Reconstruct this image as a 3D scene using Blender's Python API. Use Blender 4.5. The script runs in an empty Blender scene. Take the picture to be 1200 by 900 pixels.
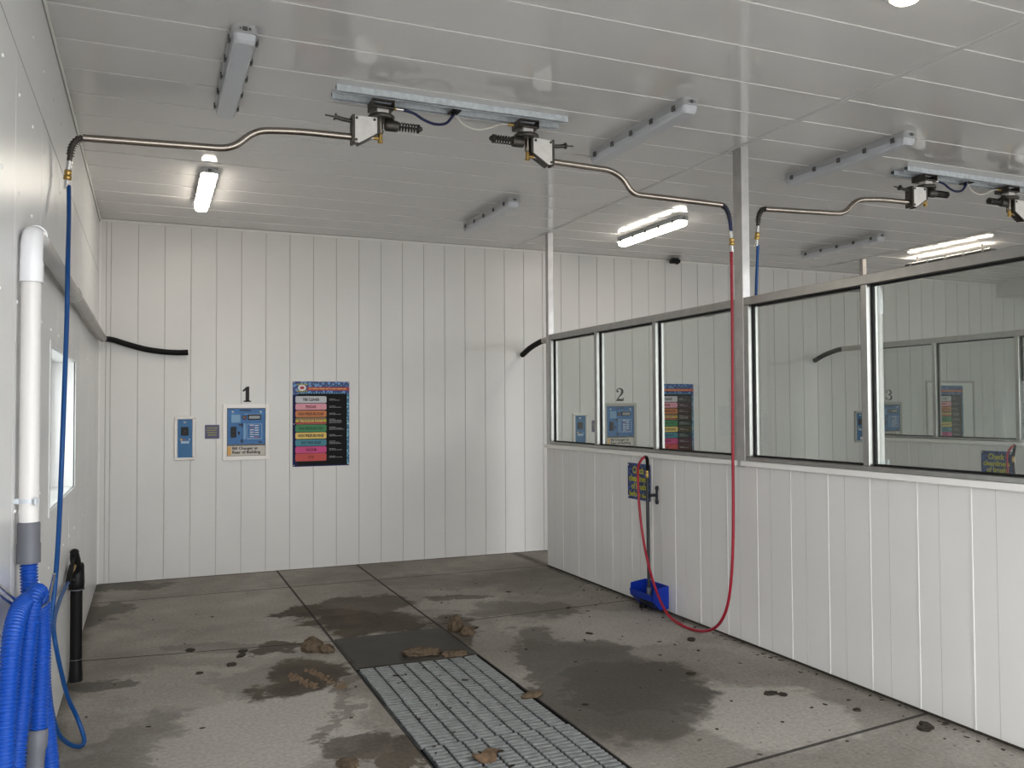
import bpy, math, random
from mathutils import Vector, Matrix, noise
random.seed(7)
C = bpy.context.scene.collection
sc = bpy.context.scene
W = 4.307      # left face of the first divider
P2 = 4.365     # pitch from bay 1 to bay 2
H = 3.5
XR = 12.95
YF = -8.9

# ------------------------------------------------------------------ materials
MATS = {}
def mat(name, col, rough=.5, metal=0., spec=.5, emit=0., ecol=None, var=0., vscale=8., bump=0.):
    if name in MATS: return MATS[name]
    m = bpy.data.materials.new(name); m.use_nodes = True
    nt = m.node_tree; b = nt.nodes['Principled BSDF']
    b.inputs['Base Color'].default_value = (*col, 1); b.inputs['Roughness'].default_value = rough
    b.inputs['Metallic'].default_value = metal; b.inputs['Specular IOR Level'].default_value = spec
    if emit:
        b.inputs['Emission Color'].default_value = (*(ecol or col), 1); b.inputs['Emission Strength'].default_value = emit
    if var or bump:
        tc = nt.nodes.new('ShaderNodeTexCoord'); n = nt.nodes.new('ShaderNodeTexNoise')
        n.inputs['Scale'].default_value = vscale; n.inputs['Detail'].default_value = 5
        nt.links.new(tc.outputs['Object'], n.inputs['Vector'])
        if var:
            r = nt.nodes.new('ShaderNodeMapRange'); r.inputs[1].default_value = .3; r.inputs[2].default_value = .7
            r.inputs[3].default_value = 1 - var; r.inputs[4].default_value = 1 + var
            mx = nt.nodes.new('ShaderNodeVectorMath'); mx.operation = 'SCALE'; mx.inputs[0].default_value = col
            nt.links.new(n.outputs[0], r.inputs[0]); nt.links.new(r.outputs[0], mx.inputs['Scale'])
            nt.links.new(mx.outputs[0], b.inputs['Base Color'])
        if bump:
            bp = nt.nodes.new('ShaderNodeBump'); bp.inputs['Strength'].default_value = bump; bp.inputs['Distance'].default_value = .01
            nt.links.new(n.outputs[0], bp.inputs['Height']); nt.links.new(bp.outputs[0], b.inputs['Normal'])
    MATS[name] = m
    return m

M_wall = mat('white_pvc_wall', (.80, .79, .775), .32, var=.02, vscale=1.3)
M_wall2 = mat('white_pvc_divider', (.78, .775, .765), .3, var=.025, vscale=1.5)
M_left = mat('white_pvc_left', (.83, .83, .83), .3, var=.02, vscale=1.5)
M_ceil = mat('white_pvc_ceiling', (.68, .67, .665), .09, var=.02, vscale=1.2)
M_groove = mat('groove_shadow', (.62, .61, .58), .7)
M_trim = mat('white_trim', (.88, .87, .85), .3)
M_seam = mat('seam_grey', (.38, .38, .38), .6)
M_screw = mat('screw_white', (.95, .95, .95), .15)
M_alum = mat('aluminium', (.46, .455, .445), .30, metal=.88, var=.06, vscale=14)
M_post = mat('post_metal', (.56, .55, .545), .30, metal=.85, var=.1, vscale=9)
M_rub = mat('black_gasket', (.012, .012, .012), .6)
M_galv = mat('galvanised', (.66, .70, .74), .38, metal=.15, var=.12, vscale=30)
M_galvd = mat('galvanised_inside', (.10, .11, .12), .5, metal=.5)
M_stain = mat('stainless', (.42, .38, .34), .25, metal=1., var=.06, vscale=20)
M_stainb = mat('stainless_bright', (.80, .78, .76), .42, metal=.55, var=.06, vscale=24)
M_dsteel = mat('dark_steel', (.12, .11, .10), .42, metal=.7, var=.15, vscale=40)
M_brass = mat('brass', (.55, .38, .14), .3, metal=.9)
M_chrome = mat('chrome', (.8, .8, .8), .15, metal=1.)
M_spring = mat('spring_steel', (.09, .085, .08), .4, metal=.8)
M_navy = mat('navy_hose', (.012, .02, .085), .35)
M_whose = mat('white_hose', (.75, .73, .68), .4)
M_bhose = mat('blue_hose', (.006, .085, .28), .42)
M_rhose = mat('red_hose', (.36, .012, .035), .35)
M_vhose = mat('blue_corrugated', (.006, .085, .42), .36)
M_cuff = mat('grey_cuff', (.17, .175, .20), .5)
M_pvc = mat('white_pvc_pipe', (.80, .78, .77), .3)
M_pvcw = mat('white_pvc_elbow', (.90, .90, .93), .25)
M_pvcg = mat('grey_pvc_pipe', (.50, .48, .46), .35)
M_black = mat('black_rubber', (.008, .008, .008), .55, spec=.3)
M_blackp = mat('black_plastic', (.009, .009, .010), .4, spec=.35)
M_bluep = mat('blue_plastic', (.008, .045, .40), .4, var=.1)
M_dgrey = mat('dark_grey_pole', (.028, .031, .038), .4)
M_brist = mat('bristles', (.02, .018, .016), .9)
M_hous = mat('lamp_housing', (.46, .47, .48), .4)
M_diffu = mat('lamp_diffuser_off', (.60, .62, .66), .22)
M_diffl = mat('lamp_diffuser_on', (.95, .93, .9), .3, emit=14., ecol=(1., .92, .80))
M_clip = mat('lamp_clip', (.16, .16, .16), .35, metal=.6)
M_frame = mat('box_frame_white', (.88, .85, .82), .22)
M_frameg = mat('box_frame_grey', (.5, .49, .46), .4)
M_bpan = mat('blue_panel', (.012, .155, .42), .35, var=.12, vscale=15)
M_bpan2 = mat('blue_panel_flat', (.006, .15, .36), .35)
M_lblue = mat('light_blue', (.20, .40, .62), .35)
M_lblue2 = mat('pale_blue', (.42, .56, .72), .4)
M_sign_w = mat('sign_white', (.66, .62, .57), .5)
M_sign_o = mat('sign_orange', (.80, .48, .16), .5)
M_ink = mat('ink', (.018, .014, .014), .5)
M_white = mat('print_white', (.85, .85, .86), .5)
M_yel = mat('print_yellow', (.58, .56, .02), .5)
M_dyel = mat('print_dull_yellow', (.38, .37, .12), .5)
M_purple = mat('print_slate', (.13, .13, .23), .45)
M_redp = mat('print_red', (.45, .05, .06), .45)
M_navyp = mat('print_navy', (.012, .02, .10), .5, spec=.25)
M_blk = mat('print_black', (.014, .013, .015), .55, spec=.2)
M_cyan = mat('print_cyan', (.12, .38, .52), .4)
M_mblue = mat('print_mid_blue', (.05, .14, .42), .4)
M_mud = mat('mud', (.13, .095, .062), .85, var=.35, vscale=35, bump=.8)
M_mudd = mat('dark_mud', (.045, .036, .026), .8, var=.3, vscale=40, bump=.6)
M_grate = mat('grate_galvanised', (.29, .30, .30), .45, metal=.25, var=.16, vscale=22)
M_pit = mat('pit', (.02, .018, .016), .8)
M_plate = mat('wet_plate', (.060, .054, .046), .5, spec=.3, var=.15, vscale=6)
M_wfr = mat('upvc_frame', (.86, .87, .88), .3)
M_apron = mat('apron', (.42, .41, .39), .8, var=.1, vscale=.6)
M_bulk = mat('bulkhead', (.72, .71, .69), .4)

def mat_blue_dots(name, a, b, scale, thr):
    m = bpy.data.materials.new(name); m.use_nodes = True; nt = m.node_tree; bs = nt.nodes['Principled BSDF']
    tc = nt.nodes.new('ShaderNodeTexCoord'); v = nt.nodes.new('ShaderNodeTexVoronoi'); v.inputs['Scale'].default_value = scale
    r = nt.nodes.new('ShaderNodeValToRGB'); r.color_ramp.elements[0].position = thr; r.color_ramp.elements[1].position = thr + .12
    r.color_ramp.elements[0].color = (*a, 1); r.color_ramp.elements[1].color = (*b, 1)
    nt.links.new(tc.outputs['Object'], v.inputs['Vector']); nt.links.new(v.outputs['Distance'], r.inputs[0])
    nt.links.new(r.outputs[0], bs.inputs['Base Color']); bs.inputs['Roughness'].default_value = .35
    return m
M_bub = mat_blue_dots('bubbles_blue', (.13, .30, .62), (.02, .05, .22), 26, .32)
M_bubc = mat_blue_dots('bubbles_cyan', (.20, .50, .62), (.03, .16, .30), 40, .32)
M_bubs = mat_blue_dots('bubbles_sign', (.05, .12, .36), (.012, .03, .12), 34, .4)

def glass_mat():
    m = bpy.data.materials.new('window_glass'); m.use_nodes = True; nt = m.node_tree
    for n in list(nt.nodes): nt.nodes.remove(n)
    o = nt.nodes.new('ShaderNodeOutputMaterial'); t = nt.nodes.new('ShaderNodeBsdfTransparent')
    t.inputs[0].default_value = (.90, .92, .905, 1)
    g = nt.nodes.new('ShaderNodeBsdfGlossy'); g.inputs['Roughness'].default_value = .0
    d = nt.nodes.new('ShaderNodeBsdfDiffuse'); d.inputs[0].default_value = (.55, .58, .56, 1)
    lw = nt.nodes.new('ShaderNodeLayerWeight'); lw.inputs[0].default_value = .5
    pw = nt.nodes.new('ShaderNodeMath'); pw.operation = 'POWER'; pw.inputs[1].default_value = 5; nt.links.new(lw.outputs['Facing'], pw.inputs[0])
    f = nt.nodes.new('ShaderNodeMath'); f.operation = 'MULTIPLY_ADD'; f.inputs[1].default_value = .9; f.inputs[2].default_value = .035; nt.links.new(pw.outputs[0], f.inputs[0])
    m1 = nt.nodes.new('ShaderNodeMixShader'); m1.inputs[0].default_value = .06
    m2 = nt.nodes.new('ShaderNodeMixShader')
    nt.links.new(t.outputs[0], m1.inputs[1]); nt.links.new(d.outputs[0], m1.inputs[2])
    nt.links.new(f.outputs[0], m2.inputs[0]); nt.links.new(m1.outputs[0], m2.inputs[1]); nt.links.new(g.outputs[0], m2.inputs[2])
    nt.links.new(m2.outputs[0], o.inputs[0])
    return m
M_glass = glass_mat()

def floor_mat():
    m = bpy.data.materials.new('concrete_floor'); m.use_nodes = True; nt = m.node_tree; N = nt.nodes.new; L = nt.links.new
    b = nt.nodes['Principled BSDF']; tc = N('ShaderNodeTexCoord'); P = tc.outputs['Object']
    def noise_(scale, detail=6, rough=.55, vec=None):
        n = N('ShaderNodeTexNoise'); n.inputs['Scale'].default_value = scale; n.inputs['Detail'].default_value = detail
        n.inputs['Roughness'].default_value = rough; L(vec or P, n.inputs['Vector']); return n
    def rng(src, a, b_, c=0., d=1.):
        r = N('ShaderNodeMapRange'); r.interpolation_type = 'SMOOTHSTEP'
        for i, v in enumerate((a, b_, c, d)): r.inputs[i + 1].default_value = v
        L(src, r.inputs[0]); return r.outputs[0]
    def mth(op, a, b_=None):
        n = N('ShaderNodeMath'); n.operation = op
        for i, v in enumerate((a, b_)):
            if v is None: continue
            if isinstance(v, (int, float)): n.inputs[i].default_value = v
            else: L(v, n.inputs[i])
        return n.outputs[0]
    def mix(fac, a, b_):
        n = N('ShaderNodeMix'); n.data_type = 'RGBA'
        L(fac, n.inputs[0])
        for i, v in ((6, a), (7, b_)):
            if isinstance(v, tuple): n.inputs[i].default_value = (*v, 1)
            else: L(v, n.inputs[i])
        return n.outputs[2]
    big = noise_(.9, 5); mid = noise_(3.2, 7, .62); fine = noise_(45, 4, .6)
    col = mix(rng(big.outputs[0], .35, .65), (.25, .23, .203), (.40, .375, .342))
    col = mix(rng(mid.outputs[0], .36, .66, 0., .8), col, (.315, .29, .258))
    # pale dried patches near the front on the left and right
    # distorted coordinates
    dn = noise_(2.6, 5, .6); off = N('ShaderNodeVectorMath'); off.operation = 'SUBTRACT'; L(dn.outputs['Color'], off.inputs[0]); off.inputs[1].default_value = (.5, .5, .5)
    sc_ = N('ShaderNodeVectorMath'); sc_.operation = 'SCALE'; L(off.outputs[0], sc_.inputs[0]); sc_.inputs['Scale'].default_value = .75
    ad = N('ShaderNodeVectorMath'); ad.operation = 'ADD'; L(P, ad.inputs[0]); L(sc_.outputs[0], ad.inputs[1]); PD = ad.outputs[0]
    dn2 = noise_(14, 3, .6); off2 = N('ShaderNodeVectorMath'); off2.operation = 'SUBTRACT'; L(dn2.outputs['Color'], off2.inputs[0]); off2.inputs[1].default_value = (.5, .5, .5)
    sc2 = N('ShaderNodeVectorMath'); sc2.operation = 'SCALE'; L(off2.outputs[0], sc2.inputs[0]); sc2.inputs['Scale'].default_value = .18
    ad2 = N('ShaderNodeVectorMath'); ad2.operation = 'ADD'; L(PD, ad2.inputs[0]); L(sc2.outputs[0], ad2.inputs[1]); PD = ad2.outputs[0]
    def blob(cx, cy, rx, ry, ang=-.40, soft=.2):
        mp = N('ShaderNodeMapping'); mp.vector_type = 'TEXTURE'
        mp.inputs['Location'].default_value = (cx, cy, 0); mp.inputs['Rotation'].default_value = (0, 0, ang); mp.inputs['Scale'].default_value = (rx, ry, 1)
        L(PD, mp.inputs[0]); ln = N('ShaderNodeVectorMath'); ln.operation = 'LENGTH'; L(mp.outputs[0], ln.inputs[0])
        return rng(ln.outputs['Value'], 1 - soft, 1 + soft * .4, 1., 0.)
    def blobs(lst):
        r = None
        for e in lst:
            k = blob(*e[:4]);
            if len(e) > 4: k = mth('MULTIPLY', k, e[4])
            r = k if r is None else mth('MAXIMUM', r, k)
        return r
    pale = blobs([(1.0, -4.5, .55, .8, .9), (.7, -3.6, .6, .5, .5), (3.5, -5.3, .5, .5, .9), (3.7, -3.4, .5, .6, .6), (2.9, -2.2, .4, .3, .5), (3.2, -3.3, .35, .4, .5), (.9, -1.5, .7, .7, .3)])
    wet = blobs([(3.10, -4.62, .48, .62), (3.15, -3.95, .42, .42, .8), (2.85, -5.0, .4, .5, .8), (2.60, -4.6, .16, 1.6, .8), (3.3, -2.6, .5, .25, .55),
                 (2.95, -3.6, .22, .5, .75), (.18, -3.40, .24, .13, .8), (.05, -1.34, .25, .45, .7), (.22, -.2, .5, .22, .75), (.85, -2.75, .4, .14, .4),
                 (3.9, -1.6, .5, .7, .35), (1.25, -4.66, .10, .10, .7), (1.1, -3.6, .35, .3, .35), (.2, -4.9, .25, 1.0, .45), (2.9, -1.2, .8, .3, .3)])
    mud = blobs([(1.62, -1.95, .30, .17), (2.10, -1.85, .42, .42, .8), (2.07, -2.55, .50, .45), (1.84, -2.35, .32, .36), (2.91, -1.92, .30, .14, .7),
                 (1.33, -3.66, .25, .42), (1.26, -2.92, .20, .14, .9), (1.40, -4.92, .20, .2, .8), (1.62, -5.0, .12, .55, .9), (1.62, -3.9, .08, .9, .5), (2.55, -3.0, .20, .55, .8)])
    col = mix(mth('MULTIPLY', pale, .8), col, (.50, .475, .435))
    col = mix(mth('MULTIPLY', wet, .85), col, (.075, .067, .057))
    mudc = mix(rng(mid.outputs[0], .35, .65), (.060, .046, .033), (.105, .083, .060))
    col = mix(mth('MULTIPLY', mud, .88), col, mudc)
    # small dark specks, more on the right
    sx = N('ShaderNodeSeparateXYZ'); L(P, sx.inputs[0])
    vn = noise_(19, 3, .5); sp = rng(vn.outputs[0], .69, .72)
    vn2 = noise_(42, 2, .5); sp2 = rng(vn2.outputs[0], .70, .73)
    right = rng(sx.outputs[0], 2.3, 3.2, .12, 1.)
    spk = mth('MULTIPLY', mth('MAXIMUM', sp, sp2), right)
    col = mix(mth('MULTIPLY', spk, .75), col, (.045, .038, .03))
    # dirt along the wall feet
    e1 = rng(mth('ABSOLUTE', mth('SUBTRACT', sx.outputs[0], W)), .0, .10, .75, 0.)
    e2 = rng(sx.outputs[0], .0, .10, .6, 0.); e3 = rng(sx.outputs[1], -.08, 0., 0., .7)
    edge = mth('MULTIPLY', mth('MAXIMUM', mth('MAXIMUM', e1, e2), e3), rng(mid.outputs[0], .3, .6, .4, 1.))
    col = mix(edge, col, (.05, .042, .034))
    # control joints a*x + b*y + c = 0 between x0 and x1, y0 and y1
    def joint(a, b_, c, w, x0=-9, x1=99, y0=-99, y1=9):
        d = mth('ADD', mth('ADD', mth('MULTIPLY', sx.outputs[0], a), mth('MULTIPLY', sx.outputs[1], b_)), c)
        k = mth('LESS_THAN', mth('ABSOLUTE', d), w)
        for src, lo, hi in ((sx.outputs[0], x0, x1), (sx.outputs[1], y0, y1)):
            if lo > -9 or hi < 9: k = mth('MULTIPLY', mth('MULTIPLY', k, mth('GREATER_THAN', src, lo)), mth('LESS_THAN', src, hi))
        return k
    j = joint(1, 0, -1.665, .010)
    for args in ((1, 0, -2.49, .010), (0, 1, .90, .008), (.12, 1, 2.74, .009, -1, 1.665), (-.065, 1, 2.95, .008, 2.49, 4.4), (-.11, 1, 6.16, .012, 2.49, 4.4), (0, 1, 5.75, .01, -1, 1.665), (0, 1, 2.8, .01, 4.4, 20)):
        j = mth('MAXIMUM', j, joint(*args))
    col = mix(mth('MULTIPLY', j, .85), col, (.03, .027, .024))
    fn = mix(rng(fine.outputs[0], .3, .7), (.86, .86, .86), (1.1, 1.1, 1.1))
    mm = N('ShaderNodeMix'); mm.data_type = 'RGBA'; mm.blend_type = 'MULTIPLY'; mm.inputs[0].default_value = 1; L(col, mm.inputs[6]); L(fn, mm.inputs[7])
    L(mm.outputs[2], b.inputs['Base Color'])
    L(mth('SUBTRACT', .75, mth('MULTIPLY', wet, .25)), b.inputs['Roughness'])
    b.inputs['Specular IOR Level'].default_value = .22
    bp = N('ShaderNodeBump'); bp.inputs['Strength'].default_value = .25; bp.inputs['Distance'].default_value = .006
    L(mth('SUBTRACT', fine.outputs[0], mth('MULTIPLY', j, 2.)), bp.inputs['Height']); L(bp.outputs[0], b.inputs['Normal'])
    return m
M_floor = floor_mat()

# ------------------------------------------------------------------ mesh builder
def catmull(pts, n=8):
    P = [Vector(p) for p in pts]; out = []
    for i in range(len(P) - 1):
        p0 = P[max(i - 1, 0)]; p1 = P[i]; p2 = P[i + 1]; p3 = P[min(i + 2, len(P) - 1)]
        for k in range(n):
            t = k / n
            out.append(.5 * ((2 * p1) + (p2 - p0) * t + (2 * p0 - 5 * p1 + 4 * p2 - p3) * t * t + (3 * p1 - p0 - 3 * p2 + p3) * t ** 3))
    out.append(P[-1]); return out
def resample(path, step):
    out = [path[0].copy()]; acc = 0
    for a, b in zip(path, path[1:]):
        d = (b - a).length; pos = step - acc
        while pos <= d:
            out.append(a.lerp(b, pos / d)); pos += step
        acc = d - (pos - step)
    return out
def bend(pts, r, n=6):
    """polyline with rounded corners of radius r"""
    P = [Vector(p) for p in pts]; out = [P[0]]
    for a, b, c in zip(P, P[1:], P[2:]):
        u = (a - b).normalized(); v = (c - b).normalized(); k = min(r, (a - b).length * .45, (c - b).length * .45)
        p, q = b + u * k, b + v * k
        for i in range(n + 1):
            t = i / n; out.append(p.lerp(b, t).lerp(b.lerp(q, t), t))
    out.append(P[-1]); return out

class MB:
    def __init__(s): s.v = []; s.f = []; s.sm = []; s.mi = []; s.cur = 0
    def add(s, vs, fs, smooth=False):
        o = len(s.v); s.v += [Vector(v) for v in vs]
        for f in fs: s.f.append([i + o for i in f]); s.sm.append(smooth); s.mi.append(s.cur)
        return s
    def box(s, a, b, M=None):
        x0, y0, z0 = a; x1, y1, z1 = b
        vs = [Vector(p) for p in ((x0, y0, z0), (x1, y0, z0), (x1, y1, z0), (x0, y1, z0), (x0, y0, z1), (x1, y0, z1), (x1, y1, z1), (x0, y1, z1))]
        if M: vs = [M @ v for v in vs]
        return s.add(vs, [(0, 3, 2, 1), (4, 5, 6, 7), (0, 1, 5, 4), (1, 2, 6, 5), (2, 3, 7, 6), (3, 0, 4, 7)])
    def rbox(s, a, b, r=.004, M=None):
        """box with chamfered edges"""
        x0, y0, z0 = a; x1, y1, z1 = b
        vs = []; idx = {}
        for ix, x in enumerate((x0, x1)):
            for iy, y in enumerate((y0, y1)):
                for iz, z in enumerate((z0, z1)):
                    sx, sy, sz = (1, -1)[ix], (1, -1)[iy], (1, -1)[iz]
                    for ax, p in enumerate(((x, y + sy * r, z + sz * r), (x + sx * r, y, z + sz * r), (x + sx * r, y + sy * r, z))):
                        idx[(ix, iy, iz, ax)] = len(vs); vs.append(Vector(p))
        fs = []
        g = lambda *k: idx[k]
        fs += [[g(i, 0, 0, 0), g(i, 1, 0, 0), g(i, 1, 1, 0), g(i, 0, 1, 0)] for i in (0, 1)]
        fs += [[g(0, i, 0, 1), g(1, i, 0, 1), g(1, i, 1, 1), g(0, i, 1, 1)] for i in (0, 1)]
        fs += [[g(0, 0, i, 2), g(1, 0, i, 2), g(1, 1, i, 2), g(0, 1, i, 2)] for i in (0, 1)]
        for i in (0, 1):
            for j in (0, 1):
                fs += [[g(i, j, 0, 0), g(i, j, 1, 0), g(i, j, 1, 1), g(i, j, 0, 1)], [g(i, 0, j, 0), g(i, 1, j, 0), g(i, 1, j, 2), g(i, 0, j, 2)], [g(0, i, j, 1), g(1, i, j, 1), g(1, i, j, 2), g(0, i, j, 2)]]
                for k in (0, 1): fs.append([g(i, j, k, 0), g(i, j, k, 1), g(i, j, k, 2)])
        c = (Vector(a) + Vector(b)) / 2
        out = []
        for f in fs:
            n = (vs[f[1]] - vs[f[0]]).cross(vs[f[2]] - vs[f[0]]); m = sum((vs[i] for i in f), Vector()) / len(f)
            out.append(f if n.dot(m - c) > 0 else f[::-1])
        if M: vs = [M @ v for v in vs]
        return s.add(vs, out)
    def tube(s, path, r, seg=12, cap=True, rf=None, smooth=True):
        P = [Vector(p) for p in path]; n = len(P)
        T = [(P[min(i + 1, n - 1)] - P[max(i - 1, 0)]).normalized() for i in range(n)]
        a = Vector((0, 0, 1)) if abs(T[0].z) < .9 else Vector((1, 0, 0))
        u = T[0].cross(a).normalized(); vs = []
        for i in range(n):
            u = (u - T[i] * u.dot(T[i])).normalized(); w = T[i].cross(u); rr = rf(i) if rf else r
            for k in range(seg):
                t = 2 * math.pi * k / seg; vs.append(P[i] + u * (rr * math.cos(t)) + w * (rr * math.sin(t)))
        fs = [(i * seg + k, i * seg + (k + 1) % seg, (i + 1) * seg + (k + 1) % seg, (i + 1) * seg + k) for i in range(n - 1) for k in range(seg)]
        s.add(vs, fs, smooth)
        if cap: s.add(vs[:seg], [list(range(seg))[::-1]]); s.add(vs[-seg:], [list(range(seg))])
        return s
    def cyl(s, a, b, r, seg=16, r2=None): return s.tube([a, b], r, seg, rf=(lambda i: (r, r2 if r2 is not None else r)[i]))
    def lathe(s, prof, o, ax=(0, 0, 1), seg=16):
        ax = Vector(ax); o = Vector(o)
        pts = [o + ax * z for r, z in prof]
        a = Vector((0, 0, 1)) if abs(ax.z) < .9 else Vector((1, 0, 0)); u = ax.cross(a).normalized(); w = ax.cross(u); vs = []
        for (r, z), p in zip(prof, pts):
            for k in range(seg):
                t = 2 * math.pi * k / seg; vs.append(p + u * (r * math.cos(t)) + w * (r * math.sin(t)))
        n = len(prof)
        s.add(vs, [(i * seg + k, i * seg + (k + 1) % seg, (i + 1) * seg + (k + 1) % seg, (i + 1) * seg + k) for i in range(n - 1) for k in range(seg)], True)
        s.add(vs[:seg], [list(range(seg))[::-1]]); s.add(vs[-seg:], [list(range(seg))]); return s
    def prism(s, poly, ax, a, b):
        """poly in the plane normal to axis ax (x:(y,z) y:(x,z) z:(x,y))"""
        def mk(p, t): return {'x': (t, p[0], p[1]), 'y': (p[0], t, p[1]), 'z': (p[0], p[1], t)}[ax]
        n = len(poly); vs = [mk(p, a) for p in poly] + [mk(p, b) for p in poly]
        return s.add(vs, [list(range(n))[::-1], list(range(n, 2 * n))] + [(i, (i + 1) % n, (i + 1) % n + n, i + n) for i in range(n)])
    def build(s, name, m, parent=None):
        base = ORG.get(parent.name) if parent else None
        if base is None:
            lo = Vector([min(v[k] for v in s.v) for k in range(3)]); hi = Vector([max(v[k] for v in s.v) for k in range(3)])
            base = Vector(((lo.x + hi.x) / 2, (lo.y + hi.y) / 2, lo.z))
        me = bpy.data.meshes.new(name); me.from_pydata([v - base for v in s.v], [], s.f)
        me.polygons.foreach_set('use_smooth', s.sm); me.polygons.foreach_set('material_index', s.mi)
        for x in (m if isinstance(m, (list, tuple)) else [m]): me.materials.append(x)
        me.update()
        o = bpy.data.objects.new(name, me); C.objects.link(o)
        if parent: o.parent = parent
        else: o.location = base
        ORG[o.name] = base
        return o
ORG = {}

def thing(name, loc, label, cat, group=None):
    o = bpy.data.objects.new(name, None); C.objects.link(o); o.location = loc; o.empty_display_size = .1
    ORG[o.name] = Vector(loc); return tag(o, label, cat, group)
def tag(o, label, cat, group=None, kind=None):
    o['label'] = label; o['category'] = cat
    if group: o['group'] = group
    if kind: o['kind'] = kind
    return o
def struct(o): o['kind'] = 'structure'; return o
def sempty(name, loc):
    o = bpy.data.objects.new(name, None); C.objects.link(o); o.location = loc; ORG[o.name] = Vector(loc); return struct(o)
def dup(root, off, label=None, group=None, skip=()):
    r = root.copy(); C.objects.link(r); r.location = root.location + Vector(off)
    if label: r['label'] = label
    if group: r['group'] = group
    for ch in list(root.children):
        if ch.name.split('.')[0] in skip: continue
        c = ch.copy(); C.objects.link(c); c.parent = r
        for g in list(ch.children):
            d = g.copy(); C.objects.link(d); d.parent = c
    return r

TXT = {}
def glyphs(body):
    if body not in TXT:
        cu = bpy.data.curves.new('txt', 'FONT'); cu.body = body; cu.size = 1; cu.offset = .028; cu.resolution_u = 2
        ob = bpy.data.objects.new('txt', cu); C.objects.link(ob)
        dg = bpy.context.evaluated_depsgraph_get(); me = bpy.data.meshes.new_from_object(ob.evaluated_get(dg))
        TXT[body] = ([v.co.copy() for v in me.vertices], [tuple(p.vertices) for p in me.polygons])
        bpy.data.objects.remove(ob); bpy.data.curves.remove(cu); bpy.data.meshes.remove(me)
    return TXT[body]
def text(mb, body, c, xd, w, h, zd=(0, 0, 1), left=False):
    vs, fs = glyphs(body)
    x0, x1 = min(v.x for v in vs), max(v.x for v in vs); y0, y1 = min(v.y for v in vs), max(v.y for v in vs)
    xd, zd, c = Vector(xd), Vector(zd), Vector(c)
    mb.add([c + xd * ((v.x - x0) / (x1 - x0) - (0 if left else .5)) * w + zd * ((v.y - y0) / (y1 - y0) - .5) * h for v in vs], fs)
def rrect(x0, x1, z0, z1, r, n=4):
    out = []
    for cx, cz, a in ((x1 - r, z1 - r, 0), (x0 + r, z1 - r, 90), (x0 + r, z0 + r, 180), (x1 - r, z0 + r, 270)):
        for k in range(n + 1):
            t = math.radians(a + 90 * k / n); out.append((cx + r * math.cos(t), cz + r * math.sin(t)))
    return out

# ------------------------------------------------------------------ setting
# floor with the drain trench hole
mb = MB(); TX0, TX1, TY0, TY1 = 1.665, 2.49, -6.42, -3.68
for x0, x1, y0, y1 in ((-.2, TX0, YF, 0), (TX1, XR, YF, 0), (TX0, TX1, YF, TY0), (TX0, TX1, TY1, 0)):
    mb.add([(x0, y0, 0), (x1, y0, 0), (x1, y1, 0), (x0, y1, 0)], [(0, 1, 2, 3)])
mb.cur = 1
zb = -.35
mb.add([(TX0, TY0, 0), (TX1, TY0, 0), (TX1, TY1, 0), (TX0, TY1, 0), (TX0, TY0, zb), (TX1, TY0, zb), (TX1, TY1, zb), (TX0, TY1, zb)],
       [(0, 1, 5, 4), (1, 2, 6, 5), (2, 3, 7, 6), (3, 0, 4, 7), (4, 5, 6, 7)])
fl = mb.build('floor', [M_floor, M_pit]); struct(fl)
for v in fl.data.vertices: v.co += fl.location           # object coordinates = world coordinates for the stains
fl.location = (0, 0, 0)
mb = MB(); mb.box((-40, -60, -.2), (50, YF, -.005)); struct(mb.build('ground', M_apron))

# ceiling: lapped boards running along x, each with a small lip
mb = MB(); y = -5.97 - .4 * 8
while y < .1:
    y1 = min(y + .4, .05)
    mb.add([(-.2, y, H + .0005), (XR, y, H + .0005), (XR, y, H - .0045), (-.2, y, H - .0045)], [(0, 1, 2, 3)])
    mb.add([(-.2, y, H - .0045), (XR, y, H - .0045), (XR, y1, H + .0005), (-.2, y1, H + .0005)], [(0, 1, 2, 3)])
    y += .4
mb.box((-.3, YF - .25, H + .001), (XR + .3, .3, H + .25))
struct(mb.build('ceiling', M_ceil))
k = 1
for x in (W, 8.65):
    mb = MB(); mb.box((x - .022, YF, H - .008), (x - .004, 0, H)); mb.box((x + .002, YF, H - .008), (x + .02, 0, H)); mb.cur = 1; mb.box((x - .004, YF, H - .0055), (x + .002, 0, H))
    struct(mb.build('trim_%d' % k, [M_ceil, M_seam])); k += 1

# back wall: vertical boards with real grooves
mb = MB(); prof = [(-.3, 0)]; gx = []
x = .103
while x < XR:
    gx.append(x); x += .2415
for x in [.062] + gx:
    prof += [(x - .003, 0), (x - .0022, .006), (x + .0022, .006), (x + .003, 0)]
prof.append((XR + .3, 0))
for (xa, ya), (xb, yb) in zip(prof, prof[1:]):
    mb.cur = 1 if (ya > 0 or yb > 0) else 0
    mb.add([(xa, ya, -.4), (xb, yb, -.4), (xb, yb, H), (xa, ya, H)], [(0, 1, 2, 3)])
mb.cur = 0; mb.box((-.3, .02, -.4), (XR + .3, .3, H + .2))
struct(mb.build('wall_back', [M_wall, M_groove]))
mb = MB(); mb.box((0, -.016, H - .026), (XR, 0, H - .004)); struct(mb.build('trim_%d' % k, M_trim)); k += 1
mb = MB(); mb.box((0, -.016, .0), (.016, 0, H - .03)); struct(mb.build('trim_%d' % k, M_trim)); k += 1
mb = MB(); mb.box((0, YF, H - .03), (.012, 0, H - .004)); mb.cur = 1; mb.box((0, YF, H - .034), (.006, 0, H - .03)); struct(mb.build('trim_%d' % k, [M_trim, M_seam])); k += 1
mb = MB(); mb.box((12.27, -.5, 3.29), (XR, 0, H)); struct(mb.build('trim_%d' % k, M_bulk)); k += 1

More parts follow.
